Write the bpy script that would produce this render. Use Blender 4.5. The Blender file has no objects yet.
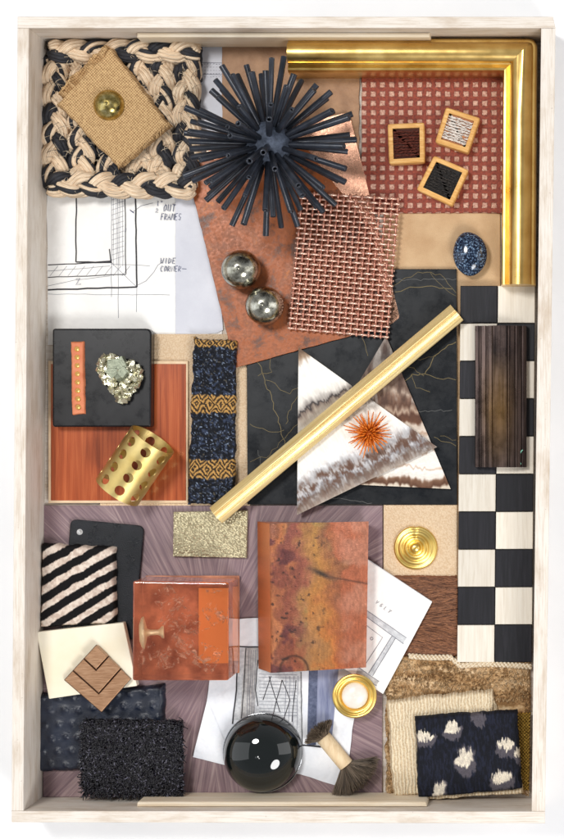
import bpy, bmesh, math, random
import numpy as np
from mathutils import Vector, Matrix

random.seed(7)
R = np.random.RandomState(7)
S = 0.0008                      # one layout unit is 0.8 mm
H = 1890.0                      # height of the lens above the tray floor, layout units
NX, NY = 542.0, 428.0           # point straight below the lens
sc = bpy.context.scene
COL = sc.collection
PI = math.pi

def wm(x, y, z): return Vector(((x - 282) * S, (y + 420) * S, z * S))

# ------------------------------------------------------------------ camera
cam = bpy.data.cameras.new("camera"); cam_o = bpy.data.objects.new("camera", cam); COL.objects.link(cam_o)
cam_o.location = wm(NX, -NY, H)
cam.sensor_width = 36.0
cam.lens = 36.0 * H / 839.0
cam.shift_x = (282 - NX) / 839.0
cam.shift_y = (NY - 419.5) / 839.0
cam.clip_start = 0.05; cam.clip_end = 50
sc.camera = cam_o

# ------------------------------------------------------------------ world and lamps
w = bpy.data.worlds.new("World"); sc.world = w; w.use_nodes = True
nt = w.node_tree; bg = nt.nodes["Background"]
tc = nt.nodes.new("ShaderNodeTexCoord"); sep = nt.nodes.new("ShaderNodeSeparateXYZ"); cr = nt.nodes.new("ShaderNodeValToRGB")
nt.links.new(tc.outputs["Generated"], sep.inputs[0]); nt.links.new(sep.outputs[2], cr.inputs[0]); nt.links.new(cr.outputs[0], bg.inputs[0])
cr.color_ramp.elements[0].position = 0.0; cr.color_ramp.elements[0].color = (0.95, 0.96, 1, 1)
cr.color_ramp.elements[1].position = 0.9; cr.color_ramp.elements[1].color = (0.42, 0.43, 0.45, 1)
bg.inputs[1].default_value = 0.5

def area(name, loc, size, power, col=(1, 1, 1), sy=None):
    l = bpy.data.lights.new(name, 'AREA'); l.shape = 'DISK'; l.size = size
    if sy: l.shape = 'RECTANGLE'; l.size_y = sy
    l.energy = power; l.color = col
    o = bpy.data.objects.new(name, l); COL.objects.link(o); o.location = loc
    o.rotation_euler = (Vector((0, 0, 0)) - Vector(loc)).to_track_quat('-Z', 'Y').to_euler()
area("key_light", (-0.62, 0.68, 2.2), 0.55, 31, (1, 0.985, 0.96))
area("soft_light", (0.75, -1.05, 1.5), 0.7, 18, (1, 0.99, 0.98))
area("side_softbox", (-1.75, -0.15, 1.15), 1.3, 9, (0.95, 0.98, 1), 2.6)
area("right_softbox", (2.0, 0.1, 1.0), 1.1, 11, (1, 1, 1), 2.6)
sc.view_settings.view_transform = 'Standard'; sc.view_settings.look = 'None'
sc.view_settings.exposure = 0.06; sc.view_settings.gamma = 1.0
sc.cycles.max_bounces = 10; sc.cycles.transmission_bounces = 10; sc.cycles.use_denoising = True

# ------------------------------------------------------------------ helpers
def U(px, py, z):
    k = (H - z) / H
    return (NX + (px - NX) * k, -(NY + (py - NY) * k))
def UP(poly, z): return [U(x, y, z) for x, y in poly]
def lin(c):
    c = c / 255.0
    return c / 12.92 if c <= 0.04045 else ((c + 0.055) / 1.055) ** 2.4
def C(r, g, b): return (lin(r), lin(g), lin(b), 1.0)

def _h(ix, iy, s):
    n = (ix.astype(np.int64) * 374761393 + iy.astype(np.int64) * 668265263 + s * 982451653) & 0x7fffffff
    n = ((n ^ (n >> 13)) * 1274126177) & 0x7fffffff
    return ((n ^ (n >> 16)) & 0xffff) / 65535.0
def vn(x, y, s=0):
    x = np.asarray(x, float); y = np.asarray(y, float)
    x, y = np.broadcast_arrays(x, y)
    ix = np.floor(x); iy = np.floor(y); fx = x - ix; fy = y - iy
    fx = fx * fx * (3 - 2 * fx); fy = fy * fy * (3 - 2 * fy)
    a = _h(ix, iy, s); b = _h(ix + 1, iy, s); c = _h(ix, iy + 1, s); d = _h(ix + 1, iy + 1, s)
    return (a * (1 - fx) + b * fx) * (1 - fy) + (c * (1 - fx) + d * fx) * fy
def fbm(x, y, s=0, o=4):
    t = 0; a = 0.5
    for i in range(o):
        t = t + a * vn(x * 2 ** i + 17.3 * i, y * 2 ** i + 5.1 * i, s + i); a *= 0.5
    return t / (1 - 0.5 ** o)
def sst(a, b, x):
    t = np.clip((x - a) / (b - a), 0, 1); return t * t * (3 - 2 * t)
def cramp(t, stops):
    p = [s[0] for s in stops]
    return np.stack([np.interp(t, p, [s[1][i] for s in stops]) for i in range(3)], -1)
def lerp(a, b, f): return a * (1 - f[..., None]) + np.asarray(b, float) * f[..., None]

# ---- scene objects
def tag(o, label=None, cat=None, group=None, kind=None):
    if label: o['label'] = label
    if cat: o['category'] = cat
    if group: o['group'] = group
    if kind: o['kind'] = kind
    return o
FR = {}
def thing(name, label, cat, x, y, z, rot=0.0, group=None):
    o = bpy.data.objects.new(name, None); COL.objects.link(o); o.empty_display_size = 0.01
    o.location = wm(x, y, z); o.rotation_euler = (0, 0, rot)
    FR[o.name] = (x, y, z, rot)
    return tag(o, label, cat, group)

def mk(name, V, F, mat, parent=None, frame=None, col=None, uv=None, smooth=True, midx=None, sharp=None):
    """V: n x 3 in layout units (world), F: list of faces or quad array."""
    V = np.asarray(V, float)
    if frame is None:
        frame = FR[parent.name] if parent is not None and parent.name in FR else None
    if frame is None:
        mn, mx = V.min(0), V.max(0); frame = ((mn[0] + mx[0]) / 2, (mn[1] + mx[1]) / 2, mn[2], 0.0)
    x, y, z, r = frame
    P = V - np.array([x, y, z]); c, s = math.cos(-r), math.sin(-r)
    L = np.stack([P[:, 0] * c - P[:, 1] * s, P[:, 0] * s + P[:, 1] * c, P[:, 2]], -1) * S
    me = bpy.data.meshes.new(name)
    me.from_pydata(L.tolist(), [], F.tolist() if isinstance(F, np.ndarray) else F)
    for m in (mat if isinstance(mat, (list, tuple)) else [mat]): me.materials.append(m)
    if midx is not None: me.polygons.foreach_set("material_index", np.asarray(midx, dtype=np.int32))
    if smooth is True: me.polygons.foreach_set("use_smooth", [True] * len(me.polygons))
    elif smooth is not False and smooth is not None: me.polygons.foreach_set("use_smooth", list(smooth))
    if col is not None:
        ca = me.color_attributes.new("Col", 'FLOAT_COLOR', 'POINT')
        cc = np.clip(np.asarray(col, float), 0, 255) / 255.0
        cc = np.where(cc <= 0.04045, cc / 12.92, ((cc + 0.055) / 1.055) ** 2.4)
        a = np.ones((len(V), 4)); a[:, :3] = cc
        ca.data.foreach_set("color", a.ravel())
    if uv is not None:
        ul = me.uv_layers.new(name="UVMap"); idx = np.zeros(len(me.loops), dtype=np.int32)
        me.loops.foreach_get("vertex_index", idx)
        ul.data.foreach_set("uv", np.asarray(uv, float)[idx].ravel())
    me.update()
    o = bpy.data.objects.new(name, me); COL.objects.link(o)
    if parent is None:
        o.location = wm(x, y, z); o.rotation_euler = (0, 0, r); FR[o.name] = frame
    else:
        o.parent = parent
        FR[o.name] = frame
    if sharp:
        mod = None
    return o

class MB:
    def __init__(s): s.v = []; s.f = []; s.m = []; s.sm = []; s.uv = []; s.mi = 0
    def add(s, V, F, smooth=True, uv=None):
        b = len(s.v); V = [tuple(v) for v in V]; s.v += V
        for f in F: s.f.append(tuple(int(i) + b for i in f)); s.m.append(s.mi); s.sm.append(smooth)
        s.uv += ([tuple(q) for q in uv] if uv is not None else [(v[0], v[1]) for v in V])
        return s
    def build(s, name, mat, parent=None, frame=None):
        return mk(name, s.v, s.f, mat, parent, frame, uv=s.uv, smooth=s.sm, midx=s.m)
    def prism(s, poly, z0, z1, b=0.6, tops=None, steps=2, flatbottom=True):
        """poly: world xy. rounded top edge of size b"""
        a = sum(poly[i][0] * poly[(i + 1) % len(poly)][1] - poly[(i + 1) % len(poly)][0] * poly[i][1] for i in range(len(poly)))
        if a < 0: poly = poly[::-1]
        n = len(poly); rings = []
        def ring(off, z): return [(p[0], p[1], z) for p in inset(poly, off)]
        rings.append(ring(0, z0)); 
        if b > 0:
            for i in range(steps + 1):
                t = PI / 2 * i / steps
                rings.append(ring(b * (1 - math.cos(t)), z1 - b + b * math.sin(t)))
        else: rings.append(ring(0, z1))
        V = [p for r in rings for p in r]; F = []
        for j in range(len(rings) - 1):
            for i in range(n): F.append((j * n + i, j * n + (i + 1) % n, (j + 1) * n + (i + 1) % n, (j + 1) * n + i))
        F.append(tuple((len(rings) - 1) * n + i for i in range(n))); F.append(tuple(n - 1 - i for i in range(n)))
        return s.add(V, F, False)
    def tube(s, path, rad, seg=10, caps=True, sx=1.0, closed=False, uvs=1.0):
        P = [Vector(p) for p in path]; n = len(P)
        if not hasattr(rad, '__len__'): rad = [rad] * n
        V = []; UVs = []; prev = None; L = 0
        for i in range(n):
            t = (P[min(i + 1, n - 1)] - P[max(i - 1, 0)]).normalized()
            if i: L += (P[i] - P[i - 1]).length
            if prev is None:
                up = Vector((0, 0, 1)) if abs(t.z) < 0.9 else Vector((1, 0, 0))
                a = t.cross(up).normalized()
            else: a = (prev - t * prev.dot(t)).normalized()
            prev = a; b = t.cross(a)
            for k in range(seg):
                th = 2 * PI * k / seg
                V.append(P[i] + a * math.cos(th) * rad[i] * sx + b * math.sin(th) * rad[i]); UVs.append((k / seg * 6.28 * max(rad), L))
        F = [(i * seg + k, i * seg + (k + 1) % seg, (i + 1) * seg + (k + 1) % seg, (i + 1) * seg + k) for i in range(n - 1) for k in range(seg)]
        if caps: F += [tuple(seg - 1 - k for k in range(seg)), tuple((n - 1) * seg + k for k in range(seg))]
        return s.add(V, F, True, UVs)
    def lathe(s, prof, c, seg=48, sx=1.0, fn=None):
        V = []; n = len(prof)
        for (r, z) in prof:
            for k in range(seg):
                th = 2 * PI * k / seg; rr = r * (fn(th) if fn else 1)
                V.append((c[0] + rr * math.cos(th) * sx, c[1] + rr * math.sin(th), z))
        F = [(i * seg + (k + 1) % seg, i * seg + k, (i + 1) * seg + k, (i + 1) * seg + (k + 1) % seg) for i in range(n - 1) for k in range(seg)]
        F = [tuple(reversed(f)) for f in F]
        F.append(tuple(range(seg))); F.append(tuple((n - 1) * seg + seg - 1 - k for k in range(seg)))
        return s.add(V, F, True)
    def box(s, c, size, M=None):
        V = []
        for dx in (-.5, .5):
            for dy in (-.5, .5):
                for dz in (-.5, .5):
                    v = Vector((dx * size[0], dy * size[1], dz * size[2]))
                    if M is not None: v = M @ v
                    V.append((c[0] + v.x, c[1] + v.y, c[2] + v.z))
        return s.add(V, [(0, 1, 3, 2), (4, 6, 7, 5), (0, 4, 5, 1), (2, 3, 7, 6), (0, 2, 6, 4), (1, 5, 7, 3)], False)
    def line(s, pts, wd, z):
        """a flat drawn line, width wd"""
        P = [Vector((p[0], p[1])) for p in pts]; V = []; n = len(P)
        for i in range(n):
            t = (P[min(i + 1, n - 1)] - P[max(i - 1, 0)])
            t = t.normalized() if t.length > 1e-6 else Vector((1, 0))
            q = Vector((-t.y, t.x)) * wd / 2
            V += [(P[i].x + q.x, P[i].y + q.y, z), (P[i].x - q.x, P[i].y - q.y, z)]
        return s.add(V, [(2 * i + 1, 2 * i + 3, 2 * i + 2, 2 * i) for i in range(n - 1)], False)

def inset(poly, off):
    if off == 0: return list(poly)
    n = len(poly); out = []
    for i in range(n):
        p0 = Vector(poly[i - 1]); p1 = Vector(poly[i]); p2 = Vector(poly[(i + 1) % n])
        d1 = (p1 - p0).normalized(); d2 = (p2 - p1).normalized()
        n1 = Vector((-d1.y, d1.x)); n2 = Vector((-d2.y, d2.x)); m = n1 + n2
        den = max(0.35, 1 + n1.dot(n2)); m = m / den
        out.append((p1.x + m.x * off, p1.y + m.y * off))
    return out
def rnd(poly, r, k=5):
    """round the corners; r number or list per corner"""
    n = len(poly); out = []
    for i in range(n):
        ri = r[i] if hasattr(r, '__len__') else r
        p0 = Vector(poly[i - 1]); p1 = Vector(poly[i]); p2 = Vector(poly[(i + 1) % n])
        if ri <= 0.01: out.append(tuple(p1)); continue
        a = p1 + (p0 - p1).normalized() * ri; b = p1 + (p2 - p1).normalized() * ri
        for j in range(k + 1):
            t = j / k; q = a * (1 - t) ** 2 + p1 * 2 * t * (1 - t) + b * t * t; out.append(tuple(q))
    return out
def rough_edge(poly, step=6, amp=0.4, seed=1):
    rr = random.Random(seed); out = []
    n = len(poly)
    for i in range(n):
        a = Vector(poly[i]); b = Vector(poly[(i + 1) % n]); L = (b - a).length; k = max(1, int(L / step))
        for j in range(k):
            p = a.lerp(b, j / k)
            if j: p += Vector((rr.uniform(-amp, amp), rr.uniform(-amp, amp)))
            out.append(tuple(p))
    return out

def pad(name, mat, quad, z0, z1, res=1.0, er=3.0, disp=None, col=None, wob=0.0, parent=None, seed=0, rise=None):
    """a soft slab over a quad (apparent TL, TR, BR, BL at z1) on a fine grid"""
    q = [np.array(U(x, y, z1)) for x, y in quad]
    L1 = (np.linalg.norm(q[1] - q[0]) + np.linalg.norm(q[2] - q[3])) / 2
    L2 = (np.linalg.norm(q[3] - q[0]) + np.linalg.norm(q[2] - q[1])) / 2
    nu = int(L1 / res) + 2; nv = int(L2 / res) + 2
    u, v = np.meshgrid(np.linspace(0, 1, nu), np.linspace(0, 1, nv))
    e = lambda a, b, t: a[None, None, :] * (1 - t)[..., None] + b[None, None, :] * t[..., None]
    top = q[0] * (1 - u)[..., None] + q[1] * u[..., None]; bot = q[3] * (1 - u)[..., None] + q[2] * u[..., None]
    P = top * (1 - v)[..., None] + bot * v[..., None]
    a = u * L1; b = v * L2
    d = np.minimum(np.minimum(a, L1 - a), np.minimum(b, L2 - b))
    t = np.clip(d / er, 0, 1); prof = np.sqrt(np.clip(1 - (1 - t) ** 2, 0, 1))
    if wob:
        P = P + np.stack([vn(a * .12, b * .12, seed + 5) - .5, vn(a * .12, b * .12, seed + 9) - .5], -1) * 2 * wob
        P = P + np.stack([vn(a * .5, b * .5, seed + 15) - .5, vn(a * .5, b * .5, seed + 19) - .5], -1) * wob
    Z = z0 + (z1 - z0) * prof
    if disp is not None: Z = Z + disp(a, b) * t
    if rise is not None: Z = Z + rise(u, v)
    V = np.concatenate([P, Z[..., None]], -1).reshape(-1, 3)
    i = np.arange(nu * nv).reshape(nv, nu)
    F = np.stack([i[:-1, :-1], i[1:, :-1], i[1:, 1:], i[:-1, 1:]], -1).reshape(-1, 4)
    ang = math.atan2(q[1][1] - q[0][1], q[1][0] - q[0][0]) if L1 > 1 and np.linalg.norm(q[1] - q[0]) > 1 else 0
    c = sum(q) / 4
    cc = col(a, b).reshape(-1, 3) if col is not None else None
    fr = (c[0], c[1], z0, ang) if parent is None else None
    return mk(name, V, F, mat, parent, fr, col=cc, uv=np.stack([a.ravel(), -b.ravel()], -1))

def strands(name, mat, P, rad, sides=3, parent=None, col=None, frame=None):
    """P: n x k x 3, rad: k or n x k"""
    n, k, _ = P.shape
    rad = np.broadcast_to(np.asarray(rad, float), (n, k))
    t = P[:, -1] - P[:, 0]; t /= np.linalg.norm(t, axis=1, keepdims=True) + 1e-9
    up = np.where(np.abs(t[:, 2:3]) < 0.8, np.array([[0, 0, 1.0]]), np.array([[1.0, 0, 0]]))
    a = np.cross(t, up); a /= np.linalg.norm(a, axis=1, keepdims=True); b = np.cross(t, a)
    V = np.zeros((n, k, sides, 3))
    for j in range(sides):
        th = 2 * PI * j / sides
        V[:, :, j] = P + (a[:, None] * math.cos(th) + b[:, None] * math.sin(th)) * rad[..., None]
    i = np.arange(n * k * sides).reshape(n, k, sides); i2 = np.roll(i, -1, axis=2)
    F = np.stack([i[:, :-1], i2[:, :-1], i2[:, 1:], i[:, 1:]], -1).reshape(-1, 4)
    cc = None
    if col is not None: cc = np.repeat(col, k * sides, axis=0)
    return mk(name, V.reshape(-1, 3), F, mat, parent, frame, col=cc)

# ------------------------------------------------------------------ materials
class NG:
    def __init__(s, name, rough=0.5, metal=0.0, col=None, **kw):
        s.m = bpy.data.materials.new(name); s.m.use_nodes = True; s.t = s.m.node_tree; s.b = s.t.nodes["Principled BSDF"]
        s.b.inputs["Roughness"].default_value = rough; s.b.inputs["Metallic"].default_value = metal
        if col: s.b.inputs["Base Color"].default_value = col
        for k, v in kw.items(): s.b.inputs[k.replace('_', ' ')].default_value = v
    def put(s, sock, v):
        if isinstance(v, bpy.types.NodeSocket): s.t.links.new(v, sock)
        elif v is not None: sock.default_value = v
    def new(s, t): return s.t.nodes.new(t)
    def vec(s, scale=(1, 1, 1), src='Object', rot=0.0, off=(0, 0, 0)):
        a = s.new("ShaderNodeTexCoord"); m = s.new("ShaderNodeMapping"); k = 1 / S if src == 'Object' else 1
        s.t.links.new(a.outputs[src], m.inputs[0]); 
        r = s.new("ShaderNodeMapping"); r.inputs["Rotation"].default_value = (0, 0, rot); r.inputs["Scale"].default_value = (k, k, k)
        s.t.links.new(a.outputs[src], r.inputs[0]); s.t.links.new(r.outputs[0], m.inputs[0])
        m.inputs["Scale"].default_value = scale; m.inputs["Location"].default_value = off
        return m.outputs[0]
    def noise(s, v, scale=0.1, detail=4, rough=0.55, dist=0.0):
        n = s.new("ShaderNodeTexNoise"); s.t.links.new(v, n.inputs["Vector"])
        n.inputs["Scale"].default_value = scale; n.inputs["Detail"].default_value = detail
        n.inputs["Roughness"].default_value = rough; n.inputs["Distortion"].default_value = dist
        return n.outputs["Fac"]
    def voro(s, v, scale=0.2, feature='F1', out="Distance", rnd_=1.0):
        n = s.new("ShaderNodeTexVoronoi"); n.feature = feature; s.t.links.new(v, n.inputs["Vector"])
        n.inputs["Scale"].default_value = scale; n.inputs["Randomness"].default_value = rnd_
        return n.outputs[out]
    def ramp(s, f, stops, interp='LINEAR'):
        r = s.new("ShaderNodeValToRGB"); s.put(r.inputs[0], f); e = r.color_ramp.elements; r.color_ramp.interpolation = interp
        while len(e) < len(stops): e.new(0.5)
        for i, (p, c) in enumerate(stops):
            e[i].position = p; e[i].color = c if hasattr(c, '__len__') else (c, c, c, 1)
        return r.outputs[0]
    def mix(s, f, a, b, mode='MIX'):
        m = s.new("ShaderNodeMix"); m.data_type = 'RGBA'; m.blend_type = mode
        s.put(m.inputs[0], f); s.put(m.inputs[6], a); s.put(m.inputs[7], b); return m.outputs[2]
    def math(s, op, a, b=0.0, c=None):
        m = s.new("ShaderNodeMath"); m.operation = op; s.put(m.inputs[0], a); s.put(m.inputs[1], b)
        if c is not None: s.put(m.inputs[2], c)
        return m.outputs[0]
    def sep(s, v):
        m = s.new("ShaderNodeSeparateXYZ"); s.put(m.inputs[0], v); return m.outputs
    def comb(s, x, y, z=0.0):
        m = s.new("ShaderNodeCombineXYZ"); s.put(m.inputs[0], x); s.put(m.inputs[1], y); s.put(m.inputs[2], z); return m.outputs[0]
    def attr(s):
        a = s.new("ShaderNodeAttribute"); a.attribute_name = "Col"; return a.outputs["Color"]
    def bump(s, h, dist=1.0, strength=1.0):
        n = s.new("ShaderNodeBump"); n.inputs["Strength"].default_value = strength; n.inputs["Distance"].default_value = dist * S
        s.put(n.inputs["Height"], h); 
        old = s.b.inputs["Normal"].links
        if old: s.t.links.new(old[0].from_socket, n.inputs["Normal"])
        s.t.links.new(n.outputs[0], s.b.inputs["Normal"]); return s
    def base(s, c): s.put(s.b.inputs["Base Color"], c); return s
    def rough(s, c): s.put(s.b.inputs["Roughness"], c); return s

def var_mat(name, c1, c2, scale=0.08, rough=0.6, metal=0.0, bscale=1.0, bdist=0.3, stretch=(1, 1, 1), rot=0.0, detail=5, lo=.3, hi=.7, src='Object', **kw):
    g = NG(name, rough, metal, **kw); v = g.vec(stretch, src, rot)
    g.base(g.ramp(g.noise(v, scale, detail), [(lo, c1), (hi, c2)]))
    if bdist: g.bump(g.noise(v, bscale, 3), bdist)
    return g.m
def weave(name, c1, c2, per=2.2, bdist=0.5, rough=0.8, metal=0, noisecol=None, pery=None, src='Object'):
    g = NG(name, rough, metal); v = g.vec(src=src); x, y, z = g.sep(v)
    wob = g.math('MULTIPLY', g.noise(v, 0.12, 3), 2.5)
    a = g.math('SINE', g.math('MULTIPLY', g.math('ADD', x, wob), 2 * PI / per)); b = g.math('SINE', g.math('MULTIPLY', g.math('ADD', y, wob), 2 * PI / (pery or per)))
    h = g.math('MULTIPLY_ADD', g.math('MULTIPLY', a, b), 0.5, 0.5)
    n = g.noise(v, 0.35, 4)
    g.base(g.ramp(g.math('ADD', g.math('MULTIPLY', h, .45), g.math('MULTIPLY', n, .55)), [(.28, c1), (.68, c2)]))
    g.bump(h, bdist); return g.m
def grain(name, c1, c2, c3, stretch, rough=0.45, scale=0.35, bdist=0.12, metal=0, coat=0.0, src='Object', lo=.32, hi=.68):
    g = NG(name, rough, metal, Specular_IOR_Level=.3); v = g.vec(stretch, src); n = g.noise(v, scale, 6, .6, .6); n2 = g.noise(g.vec((1, 1, 1), src, off=(40, 7, 3)), 0.02, 3)
    c = g.ramp(n, [(lo, c1), (.5, c2), (hi, c3)])
    oi = g.new('ShaderNodeObjectInfo'); hs = g.new('ShaderNodeHueSaturation'); g.put(hs.inputs['Value'], g.math('MULTIPLY_ADD', oi.outputs['Random'], .22, .88)); g.put(hs.inputs['Color'], g.mix(g.math('MULTIPLY', n2, .35), c, c1)); g.base(hs.outputs[0]); g.bump(n, bdist)
    if coat: g.b.inputs["Coat Weight"].default_value = coat; g.b.inputs["Coat Roughness"].default_value = .1
    return g.m
def attr_mat(name, rough=0.7, metal=0.0, bscale=1.2, bdist=0.4, **kw):
    if rough > .6: kw['Specular_IOR_Level'] = .25
    g = NG(name, rough, metal, **kw); g.base(g.attr())
    if bdist: g.bump(g.noise(g.vec(), bscale, 3), bdist)
    return g.m

M = {}
M['table'] = var_mat('white table top', C(244, 245, 247), C(250, 250, 251), .01, .55, bdist=0)
def tray_wood():
    g = NG('whitewashed wood', .6); v = g.vec((1, 1, 1)); 
    n = g.noise(g.vec((.3, 1, 1)), .05, 6, .65); f = g.noise(g.vec((.03, .8, .8)), 1.0, 6, .65)
    c = g.ramp(n, [(.3, C(200, 184, 166)), (.5, C(226, 217, 206)), (.75, C(234, 227, 219))])
    c = g.mix(g.ramp(f, [(.36, .45), (.52, 0.0)]), c, C(182, 160, 134))
    sp = g.noise(g.vec((1, .35, 1), off=(9, 9, 9)), .5, 3, .7); c = g.mix(g.ramp(sp, [(.68, 0.0), (.74, .6)]), c, C(120, 95, 80))
    g.base(c); g.bump(f, .3); return g.m
M['tray'] = tray_wood()
def tray_wood2():
    g = NG('whitewashed wood upright grain', .6); v = g.vec((1, 1, 1)); 
    n = g.noise(g.vec((1, .3, 1)), .05, 6, .65); f = g.noise(g.vec((.8, .03, .8)), 1.0, 6, .65)
    c = g.ramp(n, [(.3, C(200, 184, 166)), (.5, C(226, 217, 206)), (.75, C(234, 227, 219))])
    c = g.mix(g.ramp(f, [(.36, .45), (.52, 0.0)]), c, C(182, 160, 134))
    sp = g.noise(g.vec((.35, 1, 1), off=(9, 9, 9)), .5, 3, .7); c = g.mix(g.ramp(sp, [(.68, 0.0), (.74, .6)]), c, C(120, 95, 80))
    g.base(c); g.bump(f, .3); return g.m
M['tray_v'] = tray_wood2()
M['cleat'] = grain('pale bare wood', C(225, 205, 175), C(240, 225, 200), C(246, 236, 217), (.04, .5, .5), .6)
M['paper'] = var_mat('drawing paper', C(234, 232, 229), C(245, 244, 241), .02, .8, bscale=.035, bdist=3.5)
M['paper_cool'] = var_mat('cool drawing paper', C(218, 222, 230), C(240, 241, 244), .03, .8, bscale=.04, bdist=5)
M['vellum'] = var_mat('grey vellum', C(198, 199, 208), C(216, 217, 224), .02, .7, bscale=.06, bdist=1.0)
M['ink'] = NG('black ink', .7, col=C(38, 36, 42)).m
M['pencil'] = NG('grey pencil', .8, col=C(110, 112, 124)).m
M['pencil_light'] = NG('light pencil', .8, col=C(165, 168, 178)).m
M['blueink'] = NG('blue ink', .7, col=C(50, 62, 100)).m
M['brass'] = (lambda g: (g.base(g.ramp(g.noise(g.vec(), .04, 4), [(.3, C(206, 166, 92)), (.7, C(232, 200, 128))])), g.rough(g.ramp(g.noise(g.vec(), .04, 4), [(.3, .27), (.7, .33)])), g.bump(g.noise(g.vec(), .03, 2), .4), g.m)[-1])(NG('aged polished brass', .22, 1.0))
M['brass_bright'] = var_mat('bright turned brass', C(240, 200, 104), C(250, 220, 136), .05, .3, 1.0, bdist=0)
M['gold_satin'] = var_mat('satin gold leaf', C(222, 190, 124), C(248, 226, 168), .5, .34, .4, bscale=.8, bdist=.25, stretch=(.02, 1, 1))
M['cuffgold'] = var_mat('brushed gold', C(196, 170, 104), C(222, 200, 136), .05, .42, 1.0, bscale=2, bdist=.05)
M['burlap'] = weave('burlap', C(140, 104, 64), C(216, 180, 130), 2.9, .6, .85)
def sisal():
    g = NG('cream rope fibre', .7); v = g.vec((2.2, .12, 1), 'UV'); n = g.noise(v, .6, 5, .6)
    c = g.ramp(n, [(.3, C(172, 130, 96)), (.43, C(224, 192, 156)), (.58, C(246, 226, 198))])
    d = g.noise(g.vec((3.0, .07, 1), 'UV', off=(9, 4, 0)), .5, 3, .5); g.base(g.mix(g.ramp(d, [(.60, 0.0), (.66, .9)]), c, C(34, 28, 28))); g.bump(n, .9); return g.m
M['sisal'] = sisal()
M['sisal_b'] = var_mat('black rope fibre', C(14, 14, 20), C(44, 46, 54), .5, .6, 0, 1.4, .5, (2.0, .18, 1), src='UV')
def mercury(name, c0, c1, c2):
    g = NG(name, .2, 1.0); v = g.vec(); n = g.noise(v, .16, 6, .7)
    c = g.ramp(n, [(.33, c0), (.5, c1), (.7, c2)])
    d = g.ramp(g.noise(g.vec(off=(5, 5, 5)), .5, 3, .7), [(.3, 1.0), (.37, 0.0)])
    g.base(g.mix(g.math('MULTIPLY', d, .7), c, c0)); g.rough(g.ramp(g.noise(v, .2, 4), [(.3, .12), (.7, .32)])); return g.m
M['merc_silver'] = mercury('mottled mercury glass', C(86, 82, 70), C(176, 174, 160), C(214, 213, 202))
M['merc_gold'] = mercury('golden mercury glass', C(70, 55, 22), C(180, 160, 95), C(226, 212, 160))
M['urchin'] = var_mat('matte blue black metal', C(30, 33, 40), C(50, 55, 66), .1, .33, .3, bscale=1, bdist=.1)
M['hole'] = NG('dark hollow', .9, col=C(14, 14, 16)).m
def patina(name, stops, scale, rough, metal, seed=0, fine=.3, bd=.15):
    g = NG(name, rough, metal); v = g.vec(off=(seed, seed * 2, 0)); n = g.noise(v, scale, 7, .62, .4)
    f = g.noise(v, fine, 5, .7); k = g.math('ADD', g.math('MULTIPLY', n, .75), g.math('MULTIPLY', f, .25))
    g.base(g.ramp(k, stops)); g.rough(g.ramp(f, [(.3, rough - .1), (.7, rough + .15)])); g.bump(f, bd); return g.m
M['rust'] = patina('rust patina copper', [(.36, C(66, 44, 36)), (.43, C(108, 62, 38)), (.51, C(154, 82, 38)), (.59, C(132, 76, 46)), (.66, C(184, 110, 60))], .034, .42, .15)
M['pinkcopper'] = patina('brushed pink copper', [(.35, C(214, 156, 128)), (.65, C(240, 190, 160))], .02, .28, .6)
M['meshwire'] = var_mat('pink copper wire', C(226, 176, 154), C(246, 214, 196), .3, .32, .7, bdist=0)
M['meshwire2'] = var_mat('dull copper wire', C(176, 116, 98), C(216, 162, 142), .3, .36, .7, bdist=0)
M['brownleather'] = var_mat('crackled brown leather', C(140, 104, 76), C(180, 140, 106), .05, .6, 0, .25, .8)
def redweave():
    g = NG('red woven panel', .6); v = g.vec(); x, y, z = g.sep(v)
    P = 9.25
    wv = g.math('MULTIPLY', g.math('SUBTRACT', g.noise(v, .5, 3), .5), 2.2)
    fx = g.math('ABSOLUTE', g.math('SUBTRACT', g.math('FRACT', g.math('DIVIDE', g.math('ADD', x, wv), P)), .5))
    fy = g.math('ABSOLUTE', g.math('SUBTRACT', g.math('FRACT', g.math('DIVIDE', g.math('ADD', y, wv), P)), .5))
    m = g.math('MAXIMUM', fx, fy); mask = g.ramp(m, [(.24, 1.0), (.31, 0.0)])
    n = g.noise(v, .35, 5, .7)
    red = g.ramp(n, [(.35, C(108, 38, 26)), (.65, C(158, 70, 46))]); pk = g.ramp(n, [(.35, C(160, 106, 90)), (.62, C(216, 174, 152))])
    g.base(g.mix(mask, red, pk)); g.bump(mask, -.8); g.bump(g.noise(v, 1.1, 3), .5); return g.m
M['redweave'] = redweave()
M['tanleather'] = var_mat('tan grained leather', C(186, 148, 106), C(208, 174, 132), .04, .55, 0, 1.1, .4)
M['shagreen'] = (lambda g: (g.base(g.ramp(g.voro(g.vec(), .6), [(.0, C(226, 202, 170)), (.75, C(204, 174, 138))])), g.bump(g.voro(g.vec(), .6), -.5), g.m)[-1])(NG('pale shagreen', .5))
M['boxwood'] = grain('golden boxwood', C(196, 140, 70), C(222, 170, 98), C(238, 196, 130), (.2, 1, 1), .5)
M['bri_rust'] = NG('rust bristle', .7, col=C(98, 38, 20)).m
M['bri_white'] = NG('white bristle', .7, col=C(232, 222, 212)).m
M['bri_dark'] = NG('charcoal bristle', .7, col=C(52, 46, 42)).m
M['pad_tan'] = NG('tan backing', .8, col=C(180, 120, 80)).m
M['pad_rust'] = NG('rust backing', .8, col=C(70, 28, 16)).m
M['pad_dark'] = NG('charcoal backing', .8, col=C(30, 27, 26)).m
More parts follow.
